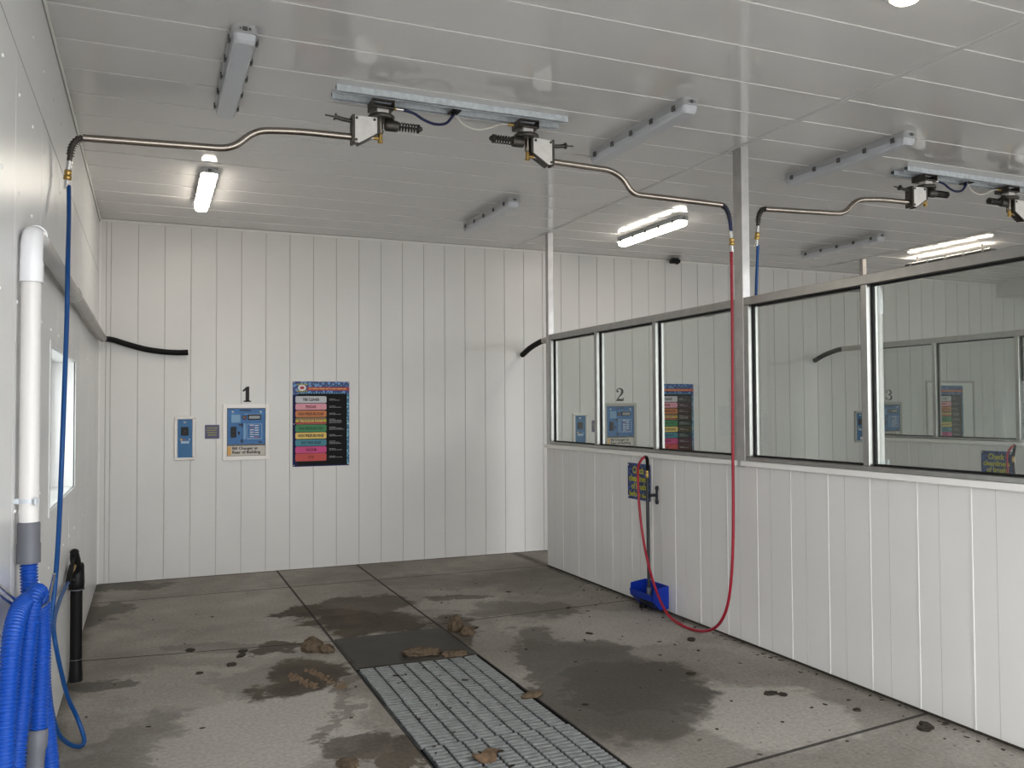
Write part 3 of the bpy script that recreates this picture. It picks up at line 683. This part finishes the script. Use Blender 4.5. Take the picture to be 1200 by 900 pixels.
# ------------------------------------------------------------------ payment boxes, numbers, menu boards on the back wall
XD = (1, 0, 0)
def make_coin():
    X = lambda p: 1.132 + (p - 607) / 468 * .452
    Z = lambda p: 1.706 - (p - 290) / 555 * .562
    t = thing('coin_box', ((X(607) + X(1075)) / 2, 0, Z(845)), 'blue coin panel in a white frame under the numeral 1, with bill changer notice', 'payment box', 'payment boxes on the back wall')
    def bx(x0, x1, y0, y1, d0, d1, mb=None): mb = mb or MB(); return mb.rbox((X(x0), -d1, Z(y1)), (X(x1), -d0, Z(y0)), .002)
    mb = MB(); bx(607, 648, 290, 845, 0, .030, mb); bx(1037, 1075, 290, 845, 0, .030, mb); bx(648, 1037, 290, 328, 0, .028, mb); bx(648, 1037, 806, 845, 0, .028, mb); mb.build('frame', M_frame, t)
    mb = MB(); mb.box((X(648), -.016, Z(806)), (X(1037), -.001, Z(328))); mb.build('backing', M_dsteel, t)
    fp = bx(654, 1033, 334, 690, .015, .019).build('face_panel', M_bpan, t)
    mb = MB(); mb.box((X(775), -.0196, Z(356)), (X(890), -.0191, Z(345))); mb.box((X(965), -.0196, Z(676)), (X(1003), -.0191, Z(664))); mb.prism([(X(780), Z(655)), (X(815), Z(655)), (X(797), Z(680))], 'y', -.0196, -.0191); mb.box((X(792), -.0196, Z(656)), (X(802), -.0191, Z(632)))
    mb.box((X(765), -.0196, Z(500)), (X(800), -.0191, Z(488))); mb.box((X(792), -.0196, Z(520)), (X(806), -.0191, Z(478))); mb.build('printed_marks', M_ink, fp)
    mb = MB(); mb.box((X(815), -.0194, Z(640)), (X(835), -.019, Z(480))); mb.box((X(820), -.0194, Z(390)), (X(1005), -.019, Z(384))); mb.build('printed_stripe', M_lblue, fp)
    bx(692, 784, 388, 475, .018, .023).build('card_plate', M_lblue, t)
    mb = MB(); mb.lathe([(.021, 0), (.021, .006), (.016, .008)], (X(822), -.019, Z(422)), (0, -1, 0), 16); c = mb.build('coin_slot', M_dsteel, t)
    mb = MB(); mb.lathe([(.008, 0), (.008, .003)], (X(828), -.0265, Z(428)), (0, -1, 0), 10); mb.build('slot_button', M_redp, c)
    d = bx(856, 990, 392, 446, .018, .025).build('display', M_ink, t)
    mb = MB(); bx(868, 980, 404, 436, .024, .026, mb); mb.build('display_glass', mat('lcd_grey', (.30, .34, .36), .3), d)
    b = bx(688, 740, 514, 620, .018, .034).build('bill_acceptor', M_blackp, t)
    mb = MB(); [bx(694, 734, 530 + 22 * i, 540 + 22 * i, .033, .037, mb) for i in range(4)]; mb.build('ridge', M_dgrey, b)
    mb = MB(); mb.lathe([(.010, 0), (.010, .005), (.006, .007)], (X(768), -.019, Z(572)), (0, -1, 0), 12); bx(762, 774, 572, 596, .018, .022, mb); mb.build('lock', M_ink, t)
    mb = MB(); [bx(a, b_, c_, d_, .018, .023, mb) for a, b_, c_, d_ in ((845, 851, 486, 640), (996, 1003, 486, 640), (851, 996, 486, 492), (851, 996, 632, 640))]; mb.build('button_pad', M_lblue2, t)
    for i in range(6):
        for j, (a, b_) in enumerate(((878, 919), (926, 970))):
            mb = MB(); y = 500 + i * 23 + (4 if j else 0); bx(a, b_, y - 4, y + 5, .018, .023, mb)
            mb.build('button', mat('button_red', (.5, .2, .25), .4) if (i, j) in ((1, 0), (5, 1)) else M_white, t)
    for px in (705, 988): MB().lathe([(.011, 0), (.009, .005), (.004, .007)], (X(px), -.019, Z(365)), (0, -1, 0), 10).build('bolt', M_white, t)
    s = bx(654, 1035, 705, 803, .015, .020).build('notice', M_sign_w, t)
    mb = MB(); mb.box((X(656), -.0206, Z(796)), (X(690), -.0201, Z(714))); mb.build('colour_block', M_sign_o, s)
    mb = MB(); text(mb, 'Bill Changer at', (X(703), -.0207, Z(733)), XD, X(958) - X(703), .036, left=True); mb.build('lettering', M_ink, s); mb = MB(); text(mb, 'Rear of Building', (X(703), -.0207, Z(772)), XD, X(986) - X(703), .038, left=True); mb.build('lettering', M_ink, s)
    return t
cb = make_coin()
cb2 = dup(cb, (4.352, 0, .003), 'blue coin panel in a grey frame under the numeral 2, seen through the middle pane')
cb3 = dup(cb, (8.705, 0, .01), 'blue coin panel under the numeral 3, seen through two layers of glass')
for r_ in (cb2, cb3):
    for ch in r_.children:
        if ch.name.startswith('frame'): ch.data = ch.data.copy(); ch.data.materials[0] = M_frameg

def make_card():
    X = lambda p: .677 + (p - 120) / 375 * .199
    Z = lambda p: 1.589 - (p - 55) / 760 * .434
    t = thing('card_reader', (.777, 0, 1.155), 'narrow blue card reader panel in a white frame, left of the numeral 1', 'card reader', 'card readers on the back wall')
    def bx(x0, x1, y0, y1, d0, d1, mb=None, r=.002): mb = mb or MB(); return mb.rbox((X(x0), -d1, Z(y1)), (X(x1), -d0, Z(y0)), r)
    mb = MB(); bx(120, 182, 100, 770, 0, .032, mb, .008); bx(436, 495, 100, 770, 0, .032, mb, .008); bx(120, 495, 55, 108, 0, .034, mb, .008); bx(120, 495, 768, 815, 0, .034, mb, .008); mb.build('frame', M_frame, t)
    f = bx(178, 440, 104, 772, .002, .018).build('face_panel', M_bpan2, t)
    mb = MB()
    for i, (a, b) in enumerate(((228, 262), (275, 330), (338, 365), (372, 402))):
        mb.cur = i; mb.box((X(a), -.0186, Z(476)), (X(b), -.0181, Z(440)))
    mb.build('payment_marks', [M_sign_o, M_purple, M_mblue, M_lblue], f)
    mb = MB(); mb.box((X(240), -.0186, Z(525)), (X(382), -.0181, Z(483))); mb.build('printed_strip', M_lblue2, f)
    b = bx(243, 366, 243, 386, .017, .032, None, .004).build('reader_slot', M_blackp, t)
    mb = MB(); bx(258, 352, 350, 360, .031, .034, mb); mb.lathe([(.006, 0), (.006, .003)], (X(310), -.032, Z(312)), (0, -1, 0), 10); mb.build('slot_detail', M_dsteel, b)
    mb = MB(); mb.lathe([(.011, 0), (.009, .005), (.004, .007)], (X(302), -.018, Z(160)), (0, -1, 0), 10); mb.build('bolt', M_white, t)
    return t
cr = make_card()
dup(cr, (4.39, 0, 0), 'blue card reader panel seen through the leftmost window pane')
cr3 = dup(cr, (8.74, 0, 0), 'sliver of a blue card reader beside the right window mullion, left of the numeral 3')
for r_ in (cr3,):
    for ch in r_.children:
        if ch.name.startswith('frame'): ch.data = ch.data.copy(); ch.data.materials[0] = M_frameg

def make_note():
    t = thing('small_sign', (1.032, 0, 1.363), 'small slate-blue notice with dull yellow lines between card reader and coin panel', 'sign', 'small notices on the back wall')
    p = MB().rbox((.963, -.006, 1.363), (1.101, -.001, 1.501), .002).build('panel', M_purple, t)
    mb = MB()
    for i, (a, b) in enumerate(((.16, .88), (.10, .82), (.18, .80), (.22, .80))):
        z = 1.470 - i * .0235; x = .963 + a * .138; xe = .963 + b * .138
        while x < xe:
            w = random.uniform(.010, .024); mb.box((x, -.0066, z - .0055), (min(x + w, xe), -.0061, z + .0055)); x += w + .004
    mb.build('printed_lines', M_dyel, p)
    return t
sn = make_note()
dup(sn, (4.365, 0, 0), 'edge of a small grey notice seen through glass beside the first window mullion')

def ribbon(mb, pts, wid, y):
    P = [Vector((a, b)) for a, b in pts]; n = len(P); Lf = []; Rt = []
    for i in range(n):
        d = (P[min(i + 1, n - 1)] - P[max(i - 1, 0)]).normalized(); nn = Vector((-d.y, d.x)) * wid[i] / 2; Lf.append(P[i] + nn); Rt.append(P[i] - nn)
    mb.prism([tuple(p) for p in Lf] + [tuple(p) for p in Rt[::-1]], 'y', y - .003, y)
def smooth2(pts, n=6):
    q = catmull([(a, b, c) for a, b, c in pts], n); return [(v.x, v.y) for v in q], [v.z for v in q]
def number(ch, x0, z0, w, h, label):
    mb = MB(); S = lambda p: (x0 + p[0] * w, z0 + p[1] * h)
    def disc(cx, cy, r): mb.prism([(x0 + cx * w + r * h * math.cos(a * math.tau / 14), z0 + cy * h + r * h * math.sin(a * math.tau / 14)) for a in range(14)], 'y', -.004, -.001)
    def rib(lst):
        p, wd = smooth2(lst); ribbon(mb, [S(q) for q in p], [v * h for v in wd], -.001)
    if ch == '1':
        mb.prism([S(p) for p in ((.36, .07), (.36, .74), (.08, .66), (.0, .74), (.42, .96), (.60, 1), (.78, 1), (.78, .07))], 'y', -.004, -.001)
        mb.prism([S(p) for p in ((.12, 0), (1, 0), (1, .06), (.78, .10), (.36, .10), (.12, .06))], 'y', -.004, -.001)
    if ch == '2':
        disc(.20, .74, .085)
        rib([(.10, .74, .05), (.14, .88, .06), (.42, .965, .07), (.72, .88, .15), (.80, .72, .20), (.66, .53, .15), (.40, .33, .08), (.16, .14, .06), (.08, .06, .05)])
        mb.prism([S(p) for p in ((.02, 0), (.92, 0), (1, .26), (.92, .26), (.84, .17), (.50, .17), (.25, .20), (.02, .06))], 'y', -.004, -.001)
    if ch == '3':
        disc(.16, .76, .07); disc(.14, .22, .075)
        rib([(.06, .78, .04), (.16, .91, .05), (.45, .97, .06), (.76, .88, .15), (.82, .74, .18), (.70, .60, .10), (.42, .54, .05)])
        rib([(.42, .54, .05), (.74, .47, .10), (.90, .28, .20), (.80, .12, .17), (.46, .03, .06), (.14, .09, .05), (.04, .22, .04)])
    tag(mb.build('bay_number', M_ink), label, 'number', 'black bay numerals')
number('1', 1.322, 1.731, .085, .156, 'black numeral 1 above the framed coin panel of the left bay')
number('2', 5.665, 1.732, .110, .158, 'black numeral 2 seen through the middle window pane')
number('3', 10.010, 1.735, .120, .150, 'black numeral 3 seen through the right window pane')

BARS = [('TIRE CLEANER', .173, .254, (.62, .62, .66), .54, M_ink), ('PRESOAK', .261, .335, (.78, .36, .44), .34, mat('dark_red_ink', (.20, .01, .03), .5)),
        ('HIGH PRESSURE SOAP', .345, .420, (.62, .22, .07), .82, mat('brown_ink', (.10, .02, .006), .5)), ('TRI-COLOR FOAM', .426, .507, (.30, .19, .09), .74, mat('yellow_ink', (.75, .55, .12), .5)),
        ('HIGH PRESSURE WAX', .513, .594, (.03, .26, .09), .78, mat('green_ink', (.008, .07, .03), .5)), ('HIGH PRESSURE RINSE', .601, .676, (.80, .58, .16), .82, M_ink),
        ('SPOT FREE RINSE', .685, .760, (.05, .26, .34), .64, mat('teal_ink', (.008, .05, .10), .5)), ('VACUUM', .766, .844, (.62, .06, .25), .34, mat('plum_ink', (.15, .004, .05), .5)), ('STOP', .848, .938, (.58, .07, .06), .20, mat('maroon_ink', (.25, .012, .012), .5))]
def make_menu():
    x0, x1, z0, z1 = 1.823, 2.412, 1.057, 1.943; w, h = x1 - x0, z1 - z0
    U = lambda u: x0 + u * w
    V = lambda v: z1 - v * h
    t = thing('menu_board', ((x0 + x1) / 2, 0, z0), 'dark wash menu board with nine coloured bars, right of the numeral 1 panel', 'sign', 'wash menu boards')
    MB().rbox((x0, -.008, z0), (x1, -.0005, z1), .002).build('panel', M_navyp, t)
    mb = MB(); mb.box((U(.24), -.0092, V(.135)), (U(1.0), -.0080, V(.0))); mb.box((U(.0), -.0092, V(.16)), (U(.24), -.0080, V(0))); hd = mb.build('header', M_bub, t)
    mb = MB(); mb.box((U(.955), -.0092, V(.985)), (U(1.0), -.0080, V(.135))); mb.build('side_border', M_bubc, t)
    mb = MB(); mb.prism(rrect(U(.07), U(.955), V(.985), V(.145), .02), 'y', -.0098, -.0085); mb.build('dark_field', M_blk, t)
    mb = MB(); mb.box((U(.25), -.0102, V(.106)), (U(1.0), -.0093, V(.066))); rb = mb.build('red_band', M_redp, t)
    mb = MB(); xx = .28
    for wd in (.04, .12, .10, .05, .03, .08, .11, .05): mb.box((U(xx), -.0108, V(.092)), (U(xx + wd), -.0103, V(.079))); xx += wd + .012
    mb.build('band_print', M_sign_o, rb)
    mb = MB()
    for i in range(19): u = .1 + i * .045; mb.prism([(U(u) + .010 * math.cos(a * math.tau / 10), V(.138) + .006 * math.sin(a * math.tau / 10)) for a in range(10)], 'y', -.0104, -.0093)
    for i in range(16): mb.prism([(U(.27 + i * .045) + .006 * math.cos(a * math.tau / 10), V(.028 + .018 * (i % 2)) + .006 * math.sin(a * math.tau / 10)) for a in range(10)], 'y', -.0100, -.0093)
    mb.build('suds_print', M_cyan, t)
    # emblem: pale oval badge with red centre and curved yellow scrolls
    mb = MB(); cx, cz = U(.16), V(.075)
    mb.prism([(cx + .042 * math.cos(a * math.tau / 20), cz + .034 * math.sin(a * math.tau / 20)) for a in range(20)], 'y', -.0110, -.0093)
    mb.cur = 1; mb.prism([(cx + .024 * math.cos(a * math.tau / 20), cz + .016 * math.sin(a * math.tau / 20)) for a in range(20)], 'y', -.0116, -.0111)
    mb.cur = 2
    for s in (1, -1):
        for k in range(5):
            a = k - 2; mb.box((cx + a * .023 - .009, -.0117, cz + s * .040 - s * abs(a) * .003 - .008), (cx + a * .023 + .009, -.0111, cz + s * .040 - s * abs(a) * .003 + .008))
    mb.build('emblem', [M_white, M_redp, M_dyel], t)
    for name, v0, v1, col, tw, ink in BARS:
        b0 = MB(); b0.prism(rrect(U(.045), U(.59), V(v1), V(v0), .014), 'y', -.0112, -.0099)
        pb = b0.build('service_bar', mat('bar_' + name.lower().replace(' ', '_'), col, .4), t)
        if name.startswith('TRI'):
            mb = MB(); mb.box((U(.05), -.0117, V(v1 - .008)), (U(.585), -.0113, V(v1 - .028))); mb.cur = 1
            for ua, ub in ((.05, .10), (.535, .585)): mb.box((U(ua), -.0117, V(v1 - .030)), (U(ub), -.0113, V(v1 - .055)))
            mb.build('stripe', [M_redp, M_yel], pb)
        mb = MB(); text(mb, name, (U(.3175), -.0119, V((v0 + v1) / 2)), XD, .545 * w * tw, .030 if name != 'STOP' else .027); mb.build('lettering', ink, pb)
    mb = MB()
    for i, (name, v0, v1, *_) in enumerate(BARS):
        nl = (2, 2, 2, 4, 3, 2, 3, 2, 2)[i]; z = (V(v0) + V(v1)) / 2 + (nl - 1) * .006
        for k in range(nl):
            x = U(.64); xe = U(.64 + (.11 if k == 0 else random.uniform(.18, .28)))
            while x < xe:
                ww = random.uniform(.008, .022); mb.box((x, -.0104, z - .0032), (min(x + ww, xe), -.0099, z + .0032)); x += ww + .004
            z -= .0125
    mb.build('small_print', mat('small_print', (.34, .34, .35), .5), t)
    mb = MB()
    for u in (.02, .98):
        for v in (.012, .5, .985): mb.lathe([(.006, 0), (.005, .003), (.002, .004)], (U(u), -.0085, V(v)), (0, -1, 0), 8)
    mb.build('screw', M_white, t)
    return t
mn = make_menu()
dup(mn, (4.366, 0, .002), 'wash menu board of the middle bay, half hidden behind the second window mullion')
mn3 = dup(mn, (9.105, 0, .005), 'blurred wash menu board of the far bay in front of a pale rectangle, seen through two panes')
t = thing('pale_rect', (11.28, 0, 1.15), 'pale framed rectangle behind the far menu, seen through two panes', 'board')
MB().box((10.80, -.0007, 1.12), (11.74, -.0001, 2.0)).build('board', M_trim, t)  # flat pale rectangle with a grey border, set behind the far menu
mb = MB()
for a, b in (((10.78, -.010, 1.10), (10.81, -.0001, 2.02)), ((11.73, -.010, 1.10), (11.76, -.0001, 2.02)), ((10.81, -.010, 1.99), (11.73, -.0001, 2.02)), ((10.81, -.010, 1.10), (11.73, -.0001, 1.13))): mb.box(a, b)
mb.build('frame', M_frameg, t)

# security camera on the ceiling by the back wall
t = thing('security_camera', (6.45, -.12, H), 'small black camera on the ceiling edge right of the lit lamp', 'camera')
mb = MB(); mb.lathe([(.05, 0), (.05, .012)], (6.45, -.12, H - .001), (0, 0, -1), 20); mb.build('mount', M_dgrey, t)
mb = MB(); mb.rbox((6.39, -.17, H - .062), (6.51, -.07, H - .012), .014); mb.build('body', M_blackp, t)
mb = MB(); mb.lathe([(.022, 0), (.020, .012), (.012, .018)], (6.465, -.15, H - .058), (0, -.4, -.9), 14); mb.build('lens', M_ink, t)

# ------------------------------------------------------------------ divider wall: brush sign, foam brush, bin
t = thing('brush_sign', (W, -2.76, .86), 'blue sign with yellow letters on the low divider wall behind the red hose', 'sign', 'blue brush signs')
p = MB().rbox((W - .010, -2.945, .864), (W - .004, -2.585, 1.172), .002).build('panel', M_bubs, t)
mb = MB(); YD = (0, -1, 0); xt = W - .0104
for body, y, z, w_, h_ in (('Check', -2.765, 1.115, .19, .062), ('cleanliness', -2.765, 1.045, .31, .056), ('of brush', -2.765, .978, .23, .056), ('before use', -2.765, .912, .30, .050)):
    mb = MB(); text(mb, body, (xt, y, z), YD, w_, h_); mb.build('lettering', M_yel, p)
mb = MB()
for y in (-2.60, -2.93):
    for z in (.885, 1.155): mb.lathe([(.007, 0), (.006, .003), (.002, .004)], (W - .010, y, z), (-1, 0, 0), 8)
mb.build('screw', M_white, t)
dup(t, (8.65 - W, 0, 0), 'blue sign with yellow letters seen through the right window pane at far right')

t = thing('foam_brush', (4.19, -3.05, .06), 'foam brush with long dark pole standing in the blue bin by the divider wall', 'brush')
mb = MB(); mb.cyl((4.19, -3.09, .13), (4.237, -3.001, 1.075), .0135, 14); mb.build('pole', M_dgrey, t)
mb = MB(); mb.cyl((4.19, -3.09, .12), (4.193, -3.084, .19), .020, 14); mb.build('socket', M_cuff, t)
mb = MB(); mb.rbox((4.160, -3.185, .10), (4.225, -2.99, .128), .006); mb.build('head', M_blackp, t)
mb = MB()
for i in range(10):
    for j in range(4): mb.cyl((4.165 + j * .017, -3.18 + i * .020, .102), (4.168 + j * .017, -3.18 + i * .020, .062), .007, 6)
mb.build('bristles', M_brist, t)
bt = t
dup(bt, (8.65 - W, 0, 0), 'foam brush pole top beside the blue sign, seen through the right window pane')

t = thing('pole_clip', (W, -3.0, .85), 'dark bracket with clip on the divider wall holding the brush pole', 'clip')
mb = MB(); mb.rbox((W - .012, -3.06, .862), (W - .002, -3.03, .998), .004)
for z in (.875, .985): mb.lathe([(.022, 0), (.022, .008), (.015, .011)], (W - .003, -3.045, z), (-1, 0, 0), 12)
mb.build('wall_plate', M_dgrey, t)
mb = MB(); mb.rbox((W - .078, -3.048, .918), (W - .010, -3.026, .942), .004); mb.tube([(W - .075 + .024 * math.cos(a), -3.005 + .024 * math.sin(a), .93) for a in [math.radians(d) for d in range(-60, 200, 20)]], .005, 6); mb.build('clip_arm', M_dgrey, t)

t = thing('brush_bin', (4.2, -3.0, .03), 'open blue plastic bin on the foot of the divider wall, under the brush', 'bin')
# tub: wall side, sloping front, two end panels with a cut corner
pr = [(W - .006, .215), (W - .006, .035), (W - .085, .030), (W - .155, .10), (W - .165, .150)]   # back top, back bottom, bottom front, lip low, lip top
yA, yB = -3.20, -2.86; q = .005
mb = MB()
for (xa, za), (xb, zb_) in zip(pr, pr[1:]):
    ins = [0, 0, .0, .055]
    d = Vector((xb - xa, zb_ - za)).normalized(); nx, nz = d.y * q, -d.x * q
    if d.y < 0 and abs(d.x) < .1: nx, nz = -q, 0
    mb.add([(xa, yA, za), (xb, yA, zb_), (xb, yB, zb_), (xa, yB, za), (xa + nx, yA, za + nz), (xb + nx, yA, zb_ + nz), (xb + nx, yB, zb_ + nz), (xa + nx, yB, za + nz)],
           [(0, 1, 2, 3), (7, 6, 5, 4), (0, 4, 5, 1), (3, 2, 6, 7), (0, 3, 7, 4), (1, 5, 6, 2)])
mb.build('trough', M_bluep, t)
ep = [(W - .006, .215), (W - .006, .035), (W - .085, .030), (W - .155, .10), (W - .150, .195)]
for ya in (yA - q, yB):
    MB().prism(ep, 'y', ya, ya + q).build('end_panel', M_bluep, t)
mb = MB(); mb.cyl((W - .09, -2.95, 0), (W - .09, -2.95, .034), .03, 12); mb.build('drain_foot', M_black, t)
dup(t, (8.65 - W, 0, 0), 'open blue bin at the foot of the far divider, hidden below the window band')

# ------------------------------------------------------------------ drain grates and cover
GL = .685
labs = ['galvanised floor grate farthest from the camera, next to the wet cover slab', 'second galvanised floor grate from the back, in the middle of the drain row', 'third galvanised floor grate, with a flat brown leaf lying on it', 'nearest galvanised floor grate at the bottom edge of the photo']
g0 = thing('floor_grate', ((TX0 + TX1) / 2, TY1 - GL / 2, -.03), labs[0], 'grate', 'floor grates over the drain')
mb = MB(); nx = 8; pw = (TX1 - TX0 - .03) / nx
for r in range(17):
    y = TY1 - .022 - r * (GL - .004) / 17.
    for c in range(nx):
        xa = TX0 + .015 + c * pw
        mb.rbox((xa + .006, y - .0125, -.012), (xa + pw - .006, y + .0125, .006), .003)
mb.build('slats', M_grate, g0)
for c in range(nx + 1):
    x = TX0 + .015 + c * pw; MB().box((x - .004, TY1 - GL + .004, -.03), (x + .004, TY1 - .004, -.006)).build('bearing_bar', M_galvd, g0)
for i in range(1, 4): dup(g0, (.006 * (-1) ** i, -GL * i, 0), labs[i])
mb = MB(); mb.rbox((TX0 + .012, -3.672, .0005), (TX1 - .012, -2.93, .010), .003); tag(mb.build('drain_cover', M_plate), 'dark wet smooth cover slab between the mud and the first floor grate', 'cover')

# ------------------------------------------------------------------ mud clods, leaves, litter
def clod(name, x, y, z, sx, sy, sz, seed, label, cat, m=M_mud, rough=.2, rot=0.):
    import bmesh
    bm = bmesh.new(); bmesh.ops.create_icosphere(bm, subdivisions=4, radius=1)
    mb = MB(); off = Vector((seed * 7.3, seed * 3.1, seed)); R_ = Matrix.Rotation(rot, 3, 'Z'); vs = []
    for v in bm.verts:
        d = 1 + rough * (noise.noise(v.co * 1.6 + off) + .6 * noise.noise(v.co * 4 + off) + .35 * noise.noise(v.co * 9 + off))
        p = v.co * d; p.z = max(p.z, -.35); p = R_ @ Vector((p.x * sx, p.y * sy, (p.z + .35) * sz)); vs.append(p + Vector((x, y, z)))
    bm.verts.ensure_lookup_table()
    mb.add(vs, [[v.index for v in f.verts] for f in bm.faces], True); bm.free()
    return tag(mb.build(name, m), label, cat)
clod('mud_clod', 1.49, -3.12, 0, .072, .065, .068, 1, 'rounded brown clod of mud left of the drain cover slab', 'mud')
clod('mud_clod', 1.575, -3.20, 0, .05, .04, .04, 8, 'small lump of mud leaning on the right of the rounded clod', 'mud')
clod('mud_clod', 2.56, -3.02, .0, .058, .07, .078, 2, 'tall brown lump of mud at the right back corner of the drain cover', 'mud')
clod('mud_clod', 2.60, -3.16, .0, .05, .045, .045, 3, 'lower brown lump of mud just in front of the tall lump', 'mud')
clod('mud_clod', 2.14, -3.545, .010, .13, .045, .032, 4, 'flat brown smear of mud lying on the front edge of the drain cover', 'mud', rough=.45, rot=-.1)
clod('mud_clod', 2.33, -3.66, .008, .085, .035, .025, 5, 'thin pale mud strip at the back edge of the first floor grate', 'mud', rough=.45, rot=-.2)
clod('mud_clod', 2.47, -4.60, .006, .075, .035, .022, 6, 'small pale mud crumb lying across the right edge of the grates', 'mud', rot=.2)
clod('mud_clod', 1.31, -5.10, 0, .05, .07, .012, 9, 'flat mud pat in the wet patch left of the grates near the bottom edge', 'mud')
# a flat dry leaf on the third grate
mb = MB(); c0 = Vector((1.93, -5.31, .012)); n = 9; top = []
out = [(-.085, .01), (-.055, .045), (-.02, .06), (.02, .075), (.05, .05), (.095, .035), (.07, .0), (.03, -.02), (.015, -.065), (-.03, -.055), (-.06, -.03)]
vs = [c0 + Vector((a, b, .012 + .012 * math.sin(a * 40) + .008 * math.cos(b * 50))) for a, b in out] + [c0 + Vector((0, 0, .022))]
m_ = len(out); mb.add(vs, [(i, (i + 1) % m_, m_) for i in range(m_)], True)
vs2 = [v - Vector((0, 0, .006)) for v in vs]; mb.add(vs2, [((i + 1) % m_, i, m_) for i in range(m_)], True)
tag(mb.build('dry_leaf', mat('dry_leaf', (.20, .135, .085), .8, var=.3, vscale=40)), 'flat dry brown leaf lying on the third floor grate', 'leaf')
# tyre-track crumbs in the left mud patch (uncountable)
mb = MB()
for i in range(170):
    k = random.choice((0, 1)); tt = random.random()
    x = (1.27 + .10 * tt if k == 0 else 1.40 + .12 * tt) + random.gauss(0, .016); y = (-3.62 - .30 * tt if k == 0 else -3.58 - .42 * tt) + random.gauss(0, .02); r = random.uniform(.006, .016)
    mb.lathe([(r, 0), (r * .8, r * .5), (r * .25, r * .9)], (x, y, -.001), (0, 0, 1), 6)
tag(mb.build('track_crumbs', mat('track_mud', (.19, .135, .09), .9)), 'rows of pale mud crumbs left by a tyre in the left mud patch', 'mud', kind='stuff')
# scattered dark bits over floor and grates (uncountable)
mb = MB()
def bit(x, y, z, r):
    a = random.random() * 6.3; e = random.uniform(1., 2.6)
    pts = [(x + r * e * math.cos(t) * math.cos(a) - r * math.sin(t) * math.sin(a), y + r * e * math.cos(t) * math.sin(a) + r * math.sin(t) * math.cos(a)) for t in [i * math.tau / 6 + random.uniform(-.3, .3) for i in range(6)]]
    mb.prism(pts, 'z', z, z + r * .35)
for i in range(70):
    x = random.uniform(2.6, 4.25); y = random.uniform(-6.2, -1.2); bit(x, y, 0, random.uniform(.003, .009) * (2.2 if random.random() < .1 else 1))
for i in range(90): bit(4.29 - abs(random.gauss(0, .05)), random.uniform(-6.3, -1), 0, random.uniform(.003, .009))
for i in range(22): bit(random.uniform(.1, 1.6), random.uniform(-5, -.4), 0, random.uniform(.003, .008))
for i in range(20):
    x = random.choice((1.9, 2.0, 2.1, 1.8, 2.2)) + random.gauss(0, .06); y = random.uniform(-5.5, -3.8); bit(x, y, .006, random.uniform(.004, .011))
for x, y, r in ((3.75, -5.1, .03), (3.80, -5.14, .025), (4.15, -5.82, .03), (4.10, -5.85, .035), (4.0, -3.95, .03), (3.55, -4.6, .022), (1.05, -2.95, .03), (1.03, -3.05, .025), (.95, -3.25, .03), (.72, -2.78, .03), (.75, -3.35, .02), (4.0, -5.5, .02)): bit(x, y, 0, r)
tag(mb.build('debris_bits', M_mudd), 'scattered dark crumbs and leaf bits over the concrete floor', 'debris', kind='stuff')

# ------------------------------------------------------------------ light: overcast sky through the open fronts
wd = bpy.data.worlds.new('World'); sc.world = wd; wd.use_nodes = True
nt = wd.node_tree; bg = nt.nodes['Background']
tc = nt.nodes.new('ShaderNodeTexCoord'); sp = nt.nodes.new('ShaderNodeSeparateXYZ'); rp = nt.nodes.new('ShaderNodeValToRGB')
nt.links.new(tc.outputs['Generated'], sp.inputs[0]); nt.links.new(sp.outputs[2], rp.inputs[0]); nt.links.new(rp.outputs[0], bg.inputs[0])
rp.color_ramp.elements[0].position = .0; rp.color_ramp.elements[0].color = (.98, .99, 1., 1)
rp.color_ramp.elements[1].position = .9; rp.color_ramp.elements[1].color = (.95, .98, 1., 1)
bg.inputs[1].default_value = 3.9

# ------------------------------------------------------------------ camera
cam = bpy.data.cameras.new('Camera'); co = bpy.data.objects.new('Camera', cam); C.objects.link(co)
yaw, pitch, roll = .3990, .0288, -.0056
f = Vector((math.sin(yaw) * math.cos(pitch), math.cos(yaw) * math.cos(pitch), math.sin(pitch)))
r = Vector((math.cos(yaw), -math.sin(yaw), 0)); u = r.cross(f)
r, u = math.cos(roll) * r + math.sin(roll) * u, -math.sin(roll) * r + math.cos(roll) * u
M = Matrix((r, u, -f)).transposed().to_4x4(); M.translation = (.4528, -9.1194, 1.6458); co.matrix_world = M
cam.sensor_width = 36; cam.lens = 36 * 1007.43 / 1200; cam.clip_start = .05
sc.camera = co
sc.view_settings.view_transform = 'Standard'; sc.view_settings.look = 'None'; sc.view_settings.exposure = .42; sc.view_settings.gamma = .87
sc.cycles.max_bounces = 10; sc.cycles.transparent_max_bounces = 16; sc.cycles.diffuse_bounces = 6
sc.cycles.caustics_reflective = False; sc.cycles.caustics_refractive = False; sc.cycles.sample_clamp_indirect = 6
